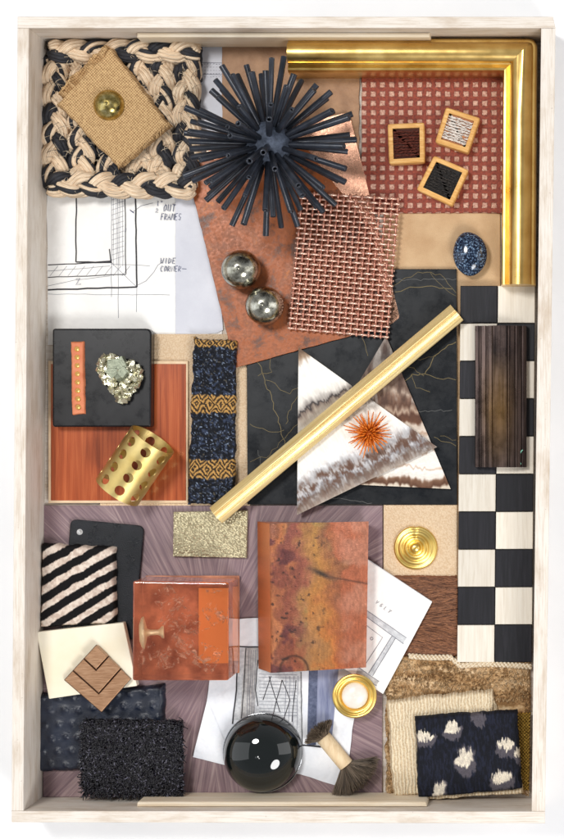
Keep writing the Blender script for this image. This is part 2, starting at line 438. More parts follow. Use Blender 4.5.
def stone():
    g = NG('blue speckled stone', .12); v = g.vec(); n = g.noise(v, .55, 5, .75); 
    g.base(g.ramp(n, [(.43, C(10, 15, 26)), (.53, C(34, 52, 82)), (.64, C(150, 178, 204))])); return g.m
M['stone'] = stone()
M['marble'] = var_mat('honed black marble', C(14, 17, 21), C(26, 29, 33), .03, .3, 0, bdist=0, Specular_IOR_Level=.3)
M['vein'] = NG('gold vein', .5, .2, col=C(118, 102, 62)).m
M['vein2'] = NG('grey vein', .5, 0, col=C(92, 92, 90)).m
M['agate'] = attr_mat('banded agate', .22, 0, bdist=0)
M['orange'] = var_mat('orange lacquered spike', C(206, 96, 24), C(240, 146, 50), .2, .3, .2, bdist=0)
M['chk_b'] = grain('ebonised wood', C(18, 18, 23), C(26, 26, 32), C(38, 37, 44), (1, .06, 1), .45)
M['chk_w'] = grain('bleached wood', C(216, 206, 190), C(230, 222, 208), C(238, 232, 220), (1, .06, 1), .5)
def bronze():
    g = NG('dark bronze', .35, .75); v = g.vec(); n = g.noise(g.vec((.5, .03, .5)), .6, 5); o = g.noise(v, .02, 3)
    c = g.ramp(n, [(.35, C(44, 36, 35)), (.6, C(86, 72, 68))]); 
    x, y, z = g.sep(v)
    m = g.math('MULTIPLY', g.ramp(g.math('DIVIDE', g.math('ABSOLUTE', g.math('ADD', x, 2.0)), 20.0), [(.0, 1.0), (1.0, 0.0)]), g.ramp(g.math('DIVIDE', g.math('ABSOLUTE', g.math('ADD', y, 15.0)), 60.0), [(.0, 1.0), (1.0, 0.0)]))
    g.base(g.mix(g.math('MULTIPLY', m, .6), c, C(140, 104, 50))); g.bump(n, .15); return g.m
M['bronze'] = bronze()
def fan():
    g = NG('purple grey fan veneer', .4); v = g.vec(); x, y, z = g.sep(v); N_ = 20
    a = g.math('DIVIDE', g.math('ARCTAN2', y, x), 2 * PI); 
    bi = g.math('MULTIPLY', g.math('DIVIDE', g.math('ADD', g.math('FLOOR', g.math('MULTIPLY', a, N_)), .5), N_), 2 * PI)
    cb = g.math('COSINE', bi); sb = g.math('SINE', bi)
    ac = g.math('SUBTRACT', g.math('MULTIPLY', y, cb), g.math('MULTIPLY', x, sb)); al = g.math('ADD', g.math('MULTIPLY', x, cb), g.math('MULTIPLY', y, sb))
    p = g.comb(g.math('MULTIPLY', ac, .42), g.math('MULTIPLY', al, .012), g.math('MULTIPLY', bi, 7.0))
    n = g.noise(p, 1.0, 6, .65, .3)
    c = g.ramp(n, [(.28, C(88, 68, 70)), (.45, C(122, 100, 102)), (.58, C(148, 126, 124)), (.74, C(180, 160, 154))])
    g.base(g.mix(g.math('MULTIPLY', g.noise(v, .012, 3), .45), c, C(128, 100, 118))); g.bump(n, .2); return g.m
M['fan'] = fan()
M['orangewood'] = grain('glossy orange wood', C(128, 56, 26), C(172, 82, 42), C(198, 108, 62), (1, .035, 1), .25, .22, coat=.5)
M['palewood'] = grain('pale edging wood', C(206, 176, 140), C(224, 198, 164), C(234, 212, 182), (.1, .1, 1), .6)
M['blacktile'] = var_mat('satin black tile', C(12, 12, 15), C(20, 20, 24), .03, .3, 0, bdist=0, Specular_IOR_Level=.3)
M['blackleather'] = var_mat('black leather', C(10, 12, 17), C(22, 25, 32), .05, .5, 0, .9, .25, Specular_IOR_Level=.3)
M['orangestrip'] = var_mat('coral leather strip', C(196, 104, 66), C(216, 134, 94), .1, .6, 0, 1, .2)
M['studs'] = NG('gold stud', .3, .6, col=C(240, 190, 110)).m
M['pyrite'] = var_mat('pyrite', C(176, 170, 136), C(240, 238, 218), .25, .22, .8, bscale=.8, bdist=.4)
M['pyrite_grey'] = var_mat('grey green crystal', C(120, 126, 108), C(158, 164, 142), .1, .4, .4, bscale=.6, bdist=.5)
M['hammer'] = (lambda g: (g.bump(g.voro(g.vec(), .42, 'F1'), -1.3), g.m)[-1])(NG('hammered pale gold', .42, .7, col=C(186, 176, 144)))
M['stripe'] = attr_mat('striped velvet', .85, 0, 1.5, .6)
M['cream'] = var_mat('cream glazed tile', C(238, 228, 200), C(246, 240, 222), .02, .3, 0, bdist=0)
M['bronzebox'] = grain('brushed rose bronze', C(146, 108, 80), C(176, 136, 104), C(200, 162, 130), (.15, 1.5, 1), .38, .6, .15, .6)
M['ostrich'] = var_mat('navy ostrich leather', C(18, 24, 38), C(32, 40, 58), .06, .33, 0, 1.2, .25)
M['shag'] = (lambda g: (g.base(g.attr()), g.m)[-1])(NG('black shag yarn', .35))
M['copperblock'] = attr_mat('heat patina copper', .36, .35, .8, .2)
M['cabochon'] = NG('black glass', .03, 0, col=C(15, 20, 20), Coat_Weight=.5).m
M['ferrule'] = grain('turned pale wood', C(216, 188, 148), C(230, 206, 168), C(238, 218, 184), (1, .1, 1), .5)
M['bristle'] = (lambda g: (g.base(g.attr()), g.m)[-1])(NG('taupe bristle', .6))
M['pearl'] = var_mat('pearl white insert', C(226, 218, 206), C(240, 236, 230), .1, .3, 0, bdist=0)
M['hairpad'] = var_mat('brown hair hide', C(84, 46, 28), C(150, 94, 62), .3, .5, 0, .8, .9, (.06, 1, 1), rot=.12)
M['velvet'] = attr_mat('bronze pile velvet', .8, 0, 1.1, 1.0)
M['fringe'] = weave('cream rope fringe', C(200, 176, 140), C(238, 224, 200), 4, .6)
def rib():
    g = NG('cream ribbed cloth', .8); v = g.vec(src='UV'); x, y, z = g.sep(v)
    h = g.math('SINE', g.math('MULTIPLY', g.math('ADD', x, g.math('MULTIPLY', g.noise(v, .1, 2), 1.5)), 2 * PI / 3.2)); n = g.noise(v, .6, 4)
    g.base(g.ramp(g.math('ADD', g.math('MULTIPLY', h, .16), n), [(.3, C(206, 180, 142)), (.7, C(240, 224, 194))])); g.bump(h, .45); g.bump(n, .5); return g.m
M['rib'] = rib()
M['ikat'] = attr_mat('navy ikat cloth', .8, 0, 1.3, .5)
M['ribbon'] = attr_mat('boucle ribbon', .65, 0, 1.5, .6)
M['goldcloth'] = weave('gold chain cloth', C(96, 70, 20), C(206, 166, 76), 3.4, 1.6, .35, .6)
M['wash_grey'] = var_mat('grey watercolour', C(150, 146, 146), C(200, 198, 196), .25, .8, bdist=0)
M['wash_lite'] = var_mat('pale grey watercolour', C(176, 178, 182), C(216, 218, 220), .3, .8, bdist=0)
M['wash_blue'] = var_mat('blue watercolour', C(104, 112, 146), C(156, 162, 186), .3, .8, bdist=0, stretch=(1, .1, 1))
M['wash_navy'] = var_mat('navy watercolour', C(66, 74, 100), C(104, 112, 138), .3, .8, bdist=0)
M['mint_mark'] = NG('mint green', .5, col=C(130, 200, 175)).m

for nm in ('marble', 'blacktile', 'blackleather', 'bronze'):
    g = object.__new__(NG); g.m = M[nm]; g.t = g.m.node_tree; g.b = g.t.nodes["Principled BSDF"]
    v = g.vec(off=(3, 8, 1)); old = g.b.inputs["Base Color"].links[0].from_socket
    sm_ = g.ramp(g.noise(v, .035, 5, .6), [(.42, 0.0), (.7, .02)]); du = g.ramp(g.noise(g.vec(off=(1, 1, 5)), 1.1, 2, .5), [(.70, 0.0), (.78, .3)])
    g.base(g.mix(g.math('MAXIMUM', sm_, du), old, C(120, 120, 122)))
    g.rough(g.ramp(g.noise(v, .05, 5, .65), [(.35, .22), (.7, .42)]))
# ------------------------------------------------------------------ setting: table and tray
mb = MB(); mb.add([(-1600, -2200, -8), (2100, -2200, -8), (2100, 1400, -8), (-1600, 1400, -8)], [(0, 1, 2, 3)], False)
tag(mb.build('table_surface', M['table']), kind='structure')

RZ = 71.0
oTL, oTR, oBR, oBL = [U(*p, RZ) for p in ((17.5, 16.5), (553, 16.5), (545, 823.5), (11.5, 822.5))]
iTL, iTR, iBR, iBL = [U(*p, RZ) for p in ((29, 28), (541, 28), (531.5, 811.5), (23.5, 811))]
tray = thing('wooden_tray', 'large shallow whitewashed wooden tray holding all the material samples', 'tray', 282, -420, -8)
def lerp2(a, b, t): return (a[0] + (b[0] - a[0]) * t, a[1] + (b[1] - a[1]) * t)
MB().prism([oTL, oTR, (iTR[0] + (oTR[0] - oBR[0]) * 0 + 14, iTR[1]), (oTL[0] + (iTL[1] - oTL[1]) * 0, iTL[1])], -8, RZ, .8).build('side_board', M['tray'], tray)
MB().prism([(oBL[0], iBL[1]), (oBR[0], iBR[1]), oBR, oBL], -8, RZ, .8).build('side_board', M['tray'], tray)
MB().prism([(oTL[0] + .02, iTL[1] - .1), (iTL[0], iTL[1] - .1), (iBL[0], iBL[1] + .1), (oBL[0], iBL[1] + .1)], -8, RZ + .15, .8).build('side_board', M['tray_v'], tray)
MB().prism([(iTR[0], iTR[1] - .1), (iTR[0] + 13.9, iTR[1] - .1), (oBR[0], iBR[1] + .1), (iBR[0], iBR[1] + .1)], -8, RZ + .15, .8).build('side_board', M['tray_v'], tray)
MB().prism([(iTL[0] - 5, iTL[1] + 5), (iTR[0] + 5, iTR[1] + 5), (iBR[0] + 5, iBR[1] - 5), (iBL[0] - 5, iBL[1] - 5)], -7.5, 0, 0).build('floor_board', M['tray'], tray)
# pale handle strips fixed along the short walls
ty = iTL[1]; 
MB().prism([(148, ty - .1), (148, ty - 5), (433, ty - 5), (433, ty - .1)], 5, 52, 2.0).build('handle_strip', M['cleat'], tray)
by = iBL[1]
MB().prism(rnd([(148, by + .1), (148, by + 5), (430, by + 5), (430, by + .1)], [0, 2.5, 2.5, 0]), 5, 52, 2.0).build('handle_strip', M['cleat'], tray)

def sheet(name, mat, poly, z0, z1, label, cat, b=.4, r=0, rough_=0, group=None, rot=0.0, frame_c=None, parent=None):
    p = UP(poly, z1)
    if r: p = rnd(p, r)
    if rough_: p = rough_edge(p, 5, rough_, len(poly) + int(poly[0][0]))
    cx = sum(q[0] for q in p) / len(p); cy = sum(q[1] for q in p) / len(p)
    if frame_c: cx, cy = frame_c
    o = MB().prism(p, z0, z1, b).build(name, mat, parent, None if parent else (cx, cy, z0, rot))
    if parent is None: tag(o, label, cat, group)
    return o

# ------------------------------------------------------------------ bottom sheets
sheet('tan_leather', M['tanleather'], [(384, 160), (500, 160), (500, 300), (461, 300), (461, 660), (455, 660), (455, 300), (384, 300)], 0, 3, 'tan grained leather sheet under the red panel and the blue speckled stone', 'leather')
sheet('brown_leather', M['brownleather'], [(222, 45), (359, 45), (359, 230), (222, 230)], 0, 3, 'crackled brown leather sheet behind the spiky black ornament', 'leather', rough_=.5)
sheet('beige_leather', M['shagreen'], [(100, 334), (250, 334), (250, 506), (100, 506)], 0, 3.5, 'beige grained leather sheet showing beside the navy and gold band', 'leather')
fan_o = sheet('fan_veneer', M['fan'], [(44, 505.5), (382.5, 505.5), (382, 797), (43, 797)], 0, 3.6, 'purple grey wood veneer sheet with fanned grain across the lower half of the tray', 'veneer', frame_c=U(216, 655, 3))
sheet('pale_shagreen', M['shagreen'], [(383.5, 505), (457, 505), (457, 582), (383.5, 582)], 0, 5, 'pale beige shagreen square under the ringed brass rosette', 'leather')

# papers top left
pt = thing('detail_drawing', 'white paper with a hand drawn frame corner detail and blue notes', 'drawing', *U(120, 190, 0), 0)
MB().prism(rough_edge(UP([(46, 44), (226, 44), (222, 334), (170, 341), (48, 345)], 1.2), 12, .5, 3), .2, 1.2, 0).build('paper_sheet', M['paper'], pt)
def draw(parent, name, mat, z, polys, jit=.35, frame=None):
    mb = MB(); rr = random.Random(len(polys) * 7)
    for wd, pts in polys:
        P = [Vector(U(*p, z)) for p in pts]; out = [P[0]]
        for a, b in zip(P[:-1], P[1:]):
            n = max(1, int((b - a).length / 9))
            for j in range(1, n + 1):
                q = a.lerp(b, j / n)
                if j < n: q += Vector((rr.uniform(-jit, jit), rr.uniform(-jit, jit)))
                out.append(q)
        mb.line(out, wd, z + rr.uniform(0, .05))
    return mb.build(name, mat, parent)
GL = {'W': [[(0, 1), (.25, 0), (.5, .7), (.75, 0), (1, 1)]], 'I': [[(.5, 0), (.5, 1)]], 'D': [[(0.1, 0), (.1, 1), (.7, .8), (.8, .3), (.1, 0)]],
      'E': [[(.9, 1), (.1, 1), (.1, 0), (.9, 0)], [(.1, .5), (.7, .5)]], 'C': [[(.9, .9), (.4, 1), (.05, .5), (.4, 0), (.9, .1)]],
      'O': [[(.5, 1), (.1, .6), (.3, 0), (.8, .2), (.85, .8), (.5, 1)]], 'R': [[(.1, 0), (.1, 1), (.8, .85), (.7, .5), (.1, .45), (.9, 0)]],
      'N': [[(.1, 0), (.1, 1), (.85, 0), (.9, 1)]], 'U': [[(.1, 1), (.15, .1), (.8, .05), (.85, 1)]], 'T': [[(.5, 0), (.5, 1)], [(0, 1), (1, .95)]],
      'F': [[(.1, 0), (.15, 1), (.9, 1)], [(.1, .5), (.7, .55)]], 'A': [[(0, 0), (.5, 1), (.9, 0)], [(.2, .4), (.75, .4)]],
      'M': [[(0, 0), (.15, 1), (.5, .3), (.85, 1), (1, 0)]], 'S': [[(.9, .9), (.3, 1), (.15, .6), (.8, .4), (.7, 0), (.1, .1)]], 'G': [[(.9, .9), (.3, 1), (.05, .4), (.4, 0), (.9, .2), (.9, .5), (.5, .5)]],
      '1': [[(.3, .8), (.5, 1), (.5, 0)]], '2': [[(.1, .8), (.5, 1), (.85, .7), (.1, 0), (.95, .05)]], '4': [[(.7, 0), (.7, 1), (.1, .35), (.95, .35)]], '"': [[(.2, 1), (.2, .7)], [(.5, 1), (.5, .7)]],
      'V': [[(0, 1), (.5, 0), (1, 1)]], 'L': [[(.1, 1), (.1, 0), (.8, 0)]], 'Y': [[(0, 1), (.5, .5), (1, 1)], [(.5, .5), (.3, 0)]], '/': [[(0, 0), (1, 1)]], '-': [[(0, .5), (1.6, .45)]], ' ': []}
def write(txt, x, y, h, adv, wd=.5, ang=0.0, slant=.18):
    out = []; c, s = math.cos(ang), math.sin(ang)
    for i, ch in enumerate(txt):
        for st in GL[ch]:
            pts = []
            for (a, b) in st:
                lx = i * adv + a * adv * .78 + b * h * slant; ly = -b * h
                pts.append((x + lx * c - ly * s, y + lx * s + ly * c))
            out.append((wd, pts))
    return out
zp = 1.55
heavy = [(1.3, [(76.5, 190), (76, 262)]), (1.2, [(76, 262), (112, 262.5)]), (1.0, [(75, 264), (111, 261)]), (1.1, [(111, 262), (109.5, 249)]), (1.5, [(135.5, 190), (136, 240), (137, 287)]), (1.5, [(48, 290), (137, 287)]), (.9, [(125, 192), (125.5, 235), (126, 274)]), (.9, [(48, 265), (111, 262)]), (.8, [(48, 277.5), (126, 274.5)])]
draw(pt, 'ink_lines', M['ink'], zp, heavy)
thin = [(.4, [(111.5, 190), (111.5, 297)]), (.4, [(118, 192), (118.5, 318)]), (.4, [(137, 287), (136.5, 312)]), (.4, [(111, 262), (137, 287)]), (.35, [(111, 264), (150, 266)]), (.35, [(48, 294), (170, 295)]),
        (.4, [(138, 285), (146, 281), (154, 272), (158, 265), (163, 262)]), (.4, [(133, 212), (141, 206), (153, 203)]), (.35, [(48, 271), (110, 266)]), (.35, [(48, 286), (75, 280), (110, 276)])]
for i in range(13): thin.append((.3, [(112, 200 + i * 5), (124, 196 + i * 5)]))
for i in range(9): thin.append((.3, [(50 + i * 9, 276), (58 + i * 9, 266)]))
for i in range(4): thin.append((.3, [(113.5 + i * 3, 190), (113.5 + i * 3.1, 266)]))
draw(pt, 'pencil_lines', M['pencil'], zp - .12, thin)
notes = write('1"', 156, 206, 5, 4, .55) + write('2', 155, 212.5, 4, 4, .5) + write('OUT', 163, 211.5, 7, 4.2, .65) + write('FRAMES', 160.5, 220, 6.5, 3.5, .6)
notes += write('WIDE', 160, 263.5, 5.5, 4, .6) + write('CORNER-', 160, 271.5, 5.5, 3.6, .6) + [(.5, [(125, 232), (126, 228)]), (.9, [(130, 210), (134, 213)]), (.5, [(76, 279), (80, 278), (76, 285), (81, 284)])]
draw(pt, 'handwritten_notes', M['blueink'], 2.5, notes, .1)
prn = []
for i in range(5):
    yy = 64 + i * 3.2
    for k in range(9): prn.append((.5 if i in (0, 3) else .35, [(201 + k * 2.9 + random.uniform(0, .6), yy), (203.2 + k * 2.9 + random.uniform(-.8, 0), yy + random.uniform(-.4, .4))]))
prn += [(.5, [(200, 62.5), (226, 63)]), (.5, [(200, 74), (228, 75)])]
draw(pt, 'printed_lines', M['pencil'], 1.9 + .6, prn, .1)
ve = sheet('vellum_sheet', M['vellum'], [(175.5, 44), (225, 44), (229, 95), (214, 200), (223, 330), (217, 333), (175.5, 337)], 1.9, 2.3, 'grey translucent vellum strip beside the handwritten notes', 'paper', 0, rough_=.2)

# ------------------------------------------------------------------ copper sheets
def rotc(poly): return poly
pink = sheet('pink_copper_sheet', M['pinkcopper'], rnd([(205, 146), (349, 112), (400, 318), (386, 328), (255, 352)], [1, 4, 3, 1, 1], 3), 5, 7, 'shiny pink copper sheet showing at the corners under the wire mesh', 'metal sheet', .3)
rust = sheet('rust_copper_sheet', M['rust'], [(186, 166), (300, 140), (372, 232), (386, 326), (235, 368)], 7, 9.5, 'rust coloured patina copper sheet under the two silvery balls', 'metal sheet', .4, rough_=.25)

# ------------------------------------------------------------------ brass frame corner
t = thing('brass_frame_corner', 'wide polished brass picture frame corner against the tray wall', 'picture frame', 520, -60, 0)
prof = [(0, 3), (0, 30), (1.0, 34.5), (2.5, 36), (4.5, 36.2), (5.2, 38), (6.5, 41)]
for i in range(13):
    th = PI * (0.87 - 0.74 * i / 12); prof.append((15.5 + 10.5 * math.cos(th), 37.5 + 9.5 * math.sin(th)))
prof += [(25.4, 38), (26.6, 37.2), (28, 37.8), (30.5, 39.5), (32.5, 39), (33.8, 36), (34.2, 30), (34.2, 3)]
X0, X1, Y0, Y1 = 293, 537.5, 45.0, 287.5
V = []; rows = []
for (d, z) in prof:
    rr_ = max(0.0, 10 - d); cx, cy = X1 - d, Y0 + d; row = []
    dy = d
    row.append((X0, cy)); row.append((X0 + 60, cy)); row.append((cx - 60, cy))
    for j in range(7):
        tt = j / 6; a = Vector((cx - rr_, cy)); b = Vector((cx, cy)); c_ = Vector((cx, cy + rr_))
        q = a * (1 - tt) ** 2 + b * 2 * tt * (1 - tt) + c_ * tt * tt; row.append(tuple(q))
    row.append((cx - .6, cy + 60)); row.append((cx - 1.6, Y1))
    rows.append([(p[0], -p[1], z) for p in row])
n = len(rows[0]); V = [p for r in rows for p in r]; F = []
for i in range(len(rows) - 1):
    for j in range(n - 1): F.append((i * n + j, i * n + j + 1, (i + 1) * n + j + 1, (i + 1) * n + j))
sm = [True] * len(F)
F.append([i * n for i in range(len(rows))][::-1]); F.append([i * n + n - 1 for i in range(len(rows))]); sm += [False, False]
fo = mk('moulding', V, F, M['brass'], t, smooth=sm)
es = fo.modifiers.new('e', 'EDGE_SPLIT'); es.split_angle = math.radians(28)

# ------------------------------------------------------------------ red panel and boxes
sheet('red_panel', M['redweave'], [(361.5, 60), (507, 60), (504, 213), (361.5, 213)], 3, 6, 'brick red woven panel with rows of pale squares inside the brass frame', 'panel', .8, rough_=.4)
def sample_box(quad, mats, z0, h, label, seed, density=260):
    q = UP(quad, z0 + h); cx = sum(p[0] for p in q) / 4; cy = sum(p[1] for p in q) / 4
    ang = math.atan2(q[1][1] - q[0][1], q[1][0] - q[0][0])
    t = thing('sample_box', label, 'wooden box', cx, cy, z0, ang, 'small wooden boxes on the red panel')
    o = rnd(q[::-1], 2.2, 3); 
    mb = MB(); k = len(o); inn = inset(o, 4.6); inn2 = inset(o, 5.0)
    mid = inset(o, 1.0); qi = q[::-1]; inn = rnd(inset(qi, 4.6), .4, 3); inn2 = rnd(inset(qi, 5.0), .4, 3)
    rings = [[(p[0], p[1], z0) for p in o], [(p[0], p[1], z0 + h - 1) for p in o], [(p[0], p[1], z0 + h) for p in mid], [(p[0], p[1], z0 + h) for p in inn], [(p[0], p[1], z0 + h - 6) for p in inn2]]
    V = [p for r_ in rings for p in r_]; F = [(j * k + i, j * k + (i + 1) % k, (j + 1) * k + (i + 1) % k, (j + 1) * k + i) for j in range(4) for i in range(k)]
    mb.add(V, F + [tuple(range(k))[::-1]], False); mb.build('box_frame', M['boxwood'], t)
    MB().prism(inset(o, 4.8), z0 + h - 6, z0 + h - 3.2, 0).build('filling', mats[1], t)
    # bristles lying in rows
    rs = np.random.RandomState(seed); A = np.array([q[0], q[1], q[2], q[3]])
    u = rs.uniform(.17, .83, density); v = (np.floor(rs.uniform(0, 9, density)) + rs.uniform(.2, .8, density)) / 9 * .66 + .17
    base = (A[0] * (1 - u)[:, None] + A[1] * u[:, None]) * (1 - v)[:, None] + (A[3] * (1 - u)[:, None] + A[2] * u[:, None]) * v[:, None]
    dirx = (A[1] - A[0]) / np.linalg.norm(A[1] - A[0]); diry = (A[3] - A[0]) / np.linalg.norm(A[3] - A[0])
    P = np.zeros((density, 4, 3)); sg = rs.choice([-1, 1], density)
    for j in range(4):
        tt = j / 3
        P[:, j, :2] = base + dirx * (sg * tt * 4.0)[:, None] + diry * ((rs.uniform(-1, 1, density)) * tt * .8)[:, None]
        P[:, j, 2] = z0 + h - 3.4 + 2.6 * math.sin(tt * 2.3)
    strands('bristles', mats[0], P, [.45, .45, .4, .25], 3, t)
sample_box([(387.5, 124), (424, 122.5), (424.5, 162), (389, 164)], (M['bri_rust'], M['pad_rust']), 6, 14, 'small open wooden box filled with dark rust bristle', 1)
sample_box([(446, 107), (480, 118), (468, 153), (435, 142)], (M['bri_white'], M['pad_tan']), 6, 15, 'small open wooden box filled with white bristle', 2, 420)
sample_box([(434, 155.5), (468.5, 170), (452, 206), (416.5, 189.5)], (M['bri_dark'], M['pad_dark']), 6, 14, 'small open wooden box filled with charcoal bristle', 3)

# ------------------------------------------------------------------ blue speckled stone
cx, cy = U(470, 254, 12); mb = MB(); V = []; nu, nv = 40, 24
for j in range(nv + 1):
    ph = -PI / 2 + PI * j / nv
    for i in range(nu):
        th = 2 * PI * i / nu; rx = 16.5 * (1 + .04 * math.sin(2 * th + 1)); ry = 22 * (1 + .03 * math.cos(3 * th))
        a = rx * math.cos(ph) * math.cos(th); b = ry * math.cos(ph) * math.sin(th); c_ = math.cos(.12); s_ = math.sin(.12)
        V.append((cx + a * c_ - b * s_, cy + a * s_ + b * c_, 3 + 10 + 10 * math.sin(ph)))
F = [(j * nu + i, j * nu + (i + 1) % nu, (j + 1) * nu + (i + 1) % nu, (j + 1) * nu + i) for j in range(nv) for i in range(nu)]
tag(mb.add(V, F).build('polished_stone', M['stone']), 'polished oval blue speckled stone on tan leather by the brass frame', 'stone')

# ------------------------------------------------------------------ braided rope mat
t = thing('braided_mat', 'chunky cream and black braided rope mat in the tray corner', 'mat', *U(122, 118, 3), 2.6)
def braid(p0, p1, z, A, r, period, phase, mats, flat=.8):
    p0 = Vector(p0); p1 = Vector(p1); L = (p1 - p0).length; d = (p1 - p0).normalized(); s_ = Vector((-d.y, d.x)); n = int(L / 1.8)
    for k in range(3):
        path = []; rad = []
        for i in range(n + 1):
            x = L * i / n; ph = 2 * PI * x / period + 2 * PI * k / 3 + phase
            c_ = p0 + d * x + s_ * (A * math.sin(ph)) ; zz = z + r * .55 * math.sin(2 * ph)
            path.append((c_.x, c_.y, zz)); e = min(1, (i + 1) / 4, (n + 1 - i) / 4); rad.append(r * (.9 if mats[k] == 'sisal_b' else 1.0) * (.5 + .5 * e) * (1 + .05 * math.sin(x * .6 + k)))
        mb = MB(); rb = random.Random(int(p0.x * 7 + k)); NB = 8; oth = 'sisal_b' if mats[k] == 'sisal' else 'sisal'; nblk = rb.sample(range(NB), 1)
        for q_ in range(NB):
            sub = []; rs_ = []
            for i in range(n + 1):
                a0 = Vector(path[max(i - 1, 0)]); a1 = Vector(path[min(i + 1, n)]); tn = (a1 - a0).normalized(); sd = tn.cross(Vector((0, 0, 1))).normalized(); up_ = sd.cross(tn)
                th = 2 * PI * q_ / NB + .055 * L * i / n * 1.0; R_ = rad[i] * .68
                pp = Vector(path[i]) + sd * math.cos(th) * R_ + up_ * math.sin(th) * R_; sub.append(tuple(pp)); rs_.append(rad[i] * .37 * (1 + .12 * math.sin(i * .7 + q_ * 2)))
            mb.mi = 1 if q_ in nblk else 0; mb.tube(sub, rs_, 7)
        mb.mi = 0; mb.tube(path, [x * .72 for x in rad], 10, True)
        mb.build('rope_strand', [M[mats[k]], M[oth]], t)
zb = 14
w1 = ('sisal', 'sisal', 'sisal_b')
for (xa, ya, xb, yb, ph, ms) in [(56, 58, 55, 188, 0.3, w1), (84, 56, 82, 188, 3.9, ('sisal', 'sisal_b', 'sisal')), (113, 54, 111, 188, 2.9, w1), (142, 58, 140, 188, .9, ('sisal_b', 'sisal', 'sisal')), (163, 56, 161, 188, 5.0, w1), (187, 52, 186, 188, 4.0, ('sisal', 'sisal', 'sisal_b'))]:
    braid(U(xa, ya, zb), U(xb, yb, zb), zb, 7.8, 7.0, 60, ph, ms)
braid(U(50, 53, zb + 6), U(199, 51, zb + 6), zb + 6, 6.6, 6.6, 66, 1.0, ('sisal', 'sisal_b', 'sisal'))
braid(U(49, 184, zb + 6), U(194, 186, zb + 6), zb + 6, 6.8, 6.8, 64, 2.0, ('sisal', 'sisal', 'sisal_b'))
pad('dark_backing', M['sisal_b'], [(46, 46), (201, 44), (198, 192), (46, 194)], 2.5, 9, 2, 3, None, None, 2, t)
# stray fibres
n = 620; P = np.zeros((n, 4, 3)); rs = np.random.RandomState(4)
bx = rs.uniform(48, 195, n); by_ = rs.uniform(50, 190, n); an = rs.uniform(0, 6.28, n)
for j in range(4):
    tt = j / 3; P[:, j, 0] = bx + np.cos(an) * tt * 9 + np.sin(an * 3) * tt * tt * 3; P[:, j, 1] = -by_ + np.sin(an) * tt * 9; P[:, j, 2] = 20 + 7 * np.sin(tt * 2.6)
P[..., 0] = NX + (P[..., 0] - NX) * .988; P[..., 1] = -(NY + (-P[..., 1] - NY) * .988)
strands('stray_fibres', M['sisal_b'], P[:300], [.22, .22, .2, .1], 3, t); P[300:, :, 2] += 1.5; strands('pale_stray_fibres', M['fringe'], P[300:], [.22, .22, .2, .1], 3, t)

# burlap wrapped square and dome
t = thing('burlap_block', 'square block wrapped in golden burlap lying on the braided mat', 'fabric sample', *U(112, 105, 30), 27)
def bdisp(a, b): return .8 * (fbm(a * .08, b * .08, 3) - .5) * 3 + .3 * np.sin(a * 2.2) * np.sin(b * 2.2)
pad('wrapped_face', M['burlap'], [(55, 103), (111, 45.5), (170.5, 125), (117, 167)], 27, 41, 1.0, 3.5, bdisp, None, 1.2, t, 3)
def fdisp(a, b): return 5 * np.sin(a * .32 + vn(a * .1, b * .1, 2) * 5) * np.exp(-((b - 7) / 7) ** 2) + 1.5 * (fbm(a * .2, b * .2, 8) - .5)
pad('folded_edge', M['burlap'], [(55, 90), (103, 41), (115, 51), (68, 104)], 25, 38, 1.0, 5, fdisp, None, 2.2, t, 6)
# raw bottom hem
mb = MB(); rr = random.Random(4)
for (a, b) in (((119, 169), (170, 128)),):
    for i in range(46):
        f = i / 45; p = U(a[0] + (b[0] - a[0]) * f, a[1] + (b[1] - a[1]) * f, 30); q = U(a[0] + (b[0] - a[0]) * f - 1 + rr.uniform(-2, 2), a[1] + (b[1] - a[1]) * f - 6, 40)
        mb.tube([(q[0], q[1], 39.5), ((p[0] + q[0]) / 2 + 1, (p[1] + q[1]) / 2 - 1, 37), (p[0], p[1], 30)], .65, 5)
mb.build('stitched_hem', M['burlap'], t)
cx, cy = U(107.5, 104, 48); Rr = 15.2
profd = [(Rr * .93, 39.5), (Rr, 41)] + [(Rr * math.cos(a), 41 + 12.5 * math.sin(a)) for a in [PI / 2 * i / 12 for i in range(1, 13)]]
mb = MB().lathe([(max(r_, .02), z_) for r_, z_ in profd], (cx, cy), 40); tag(mb.build('glass_half_ball', M['merc_gold']), 'golden mottled glass half ball on the burlap wrapped block', 'glass ball')

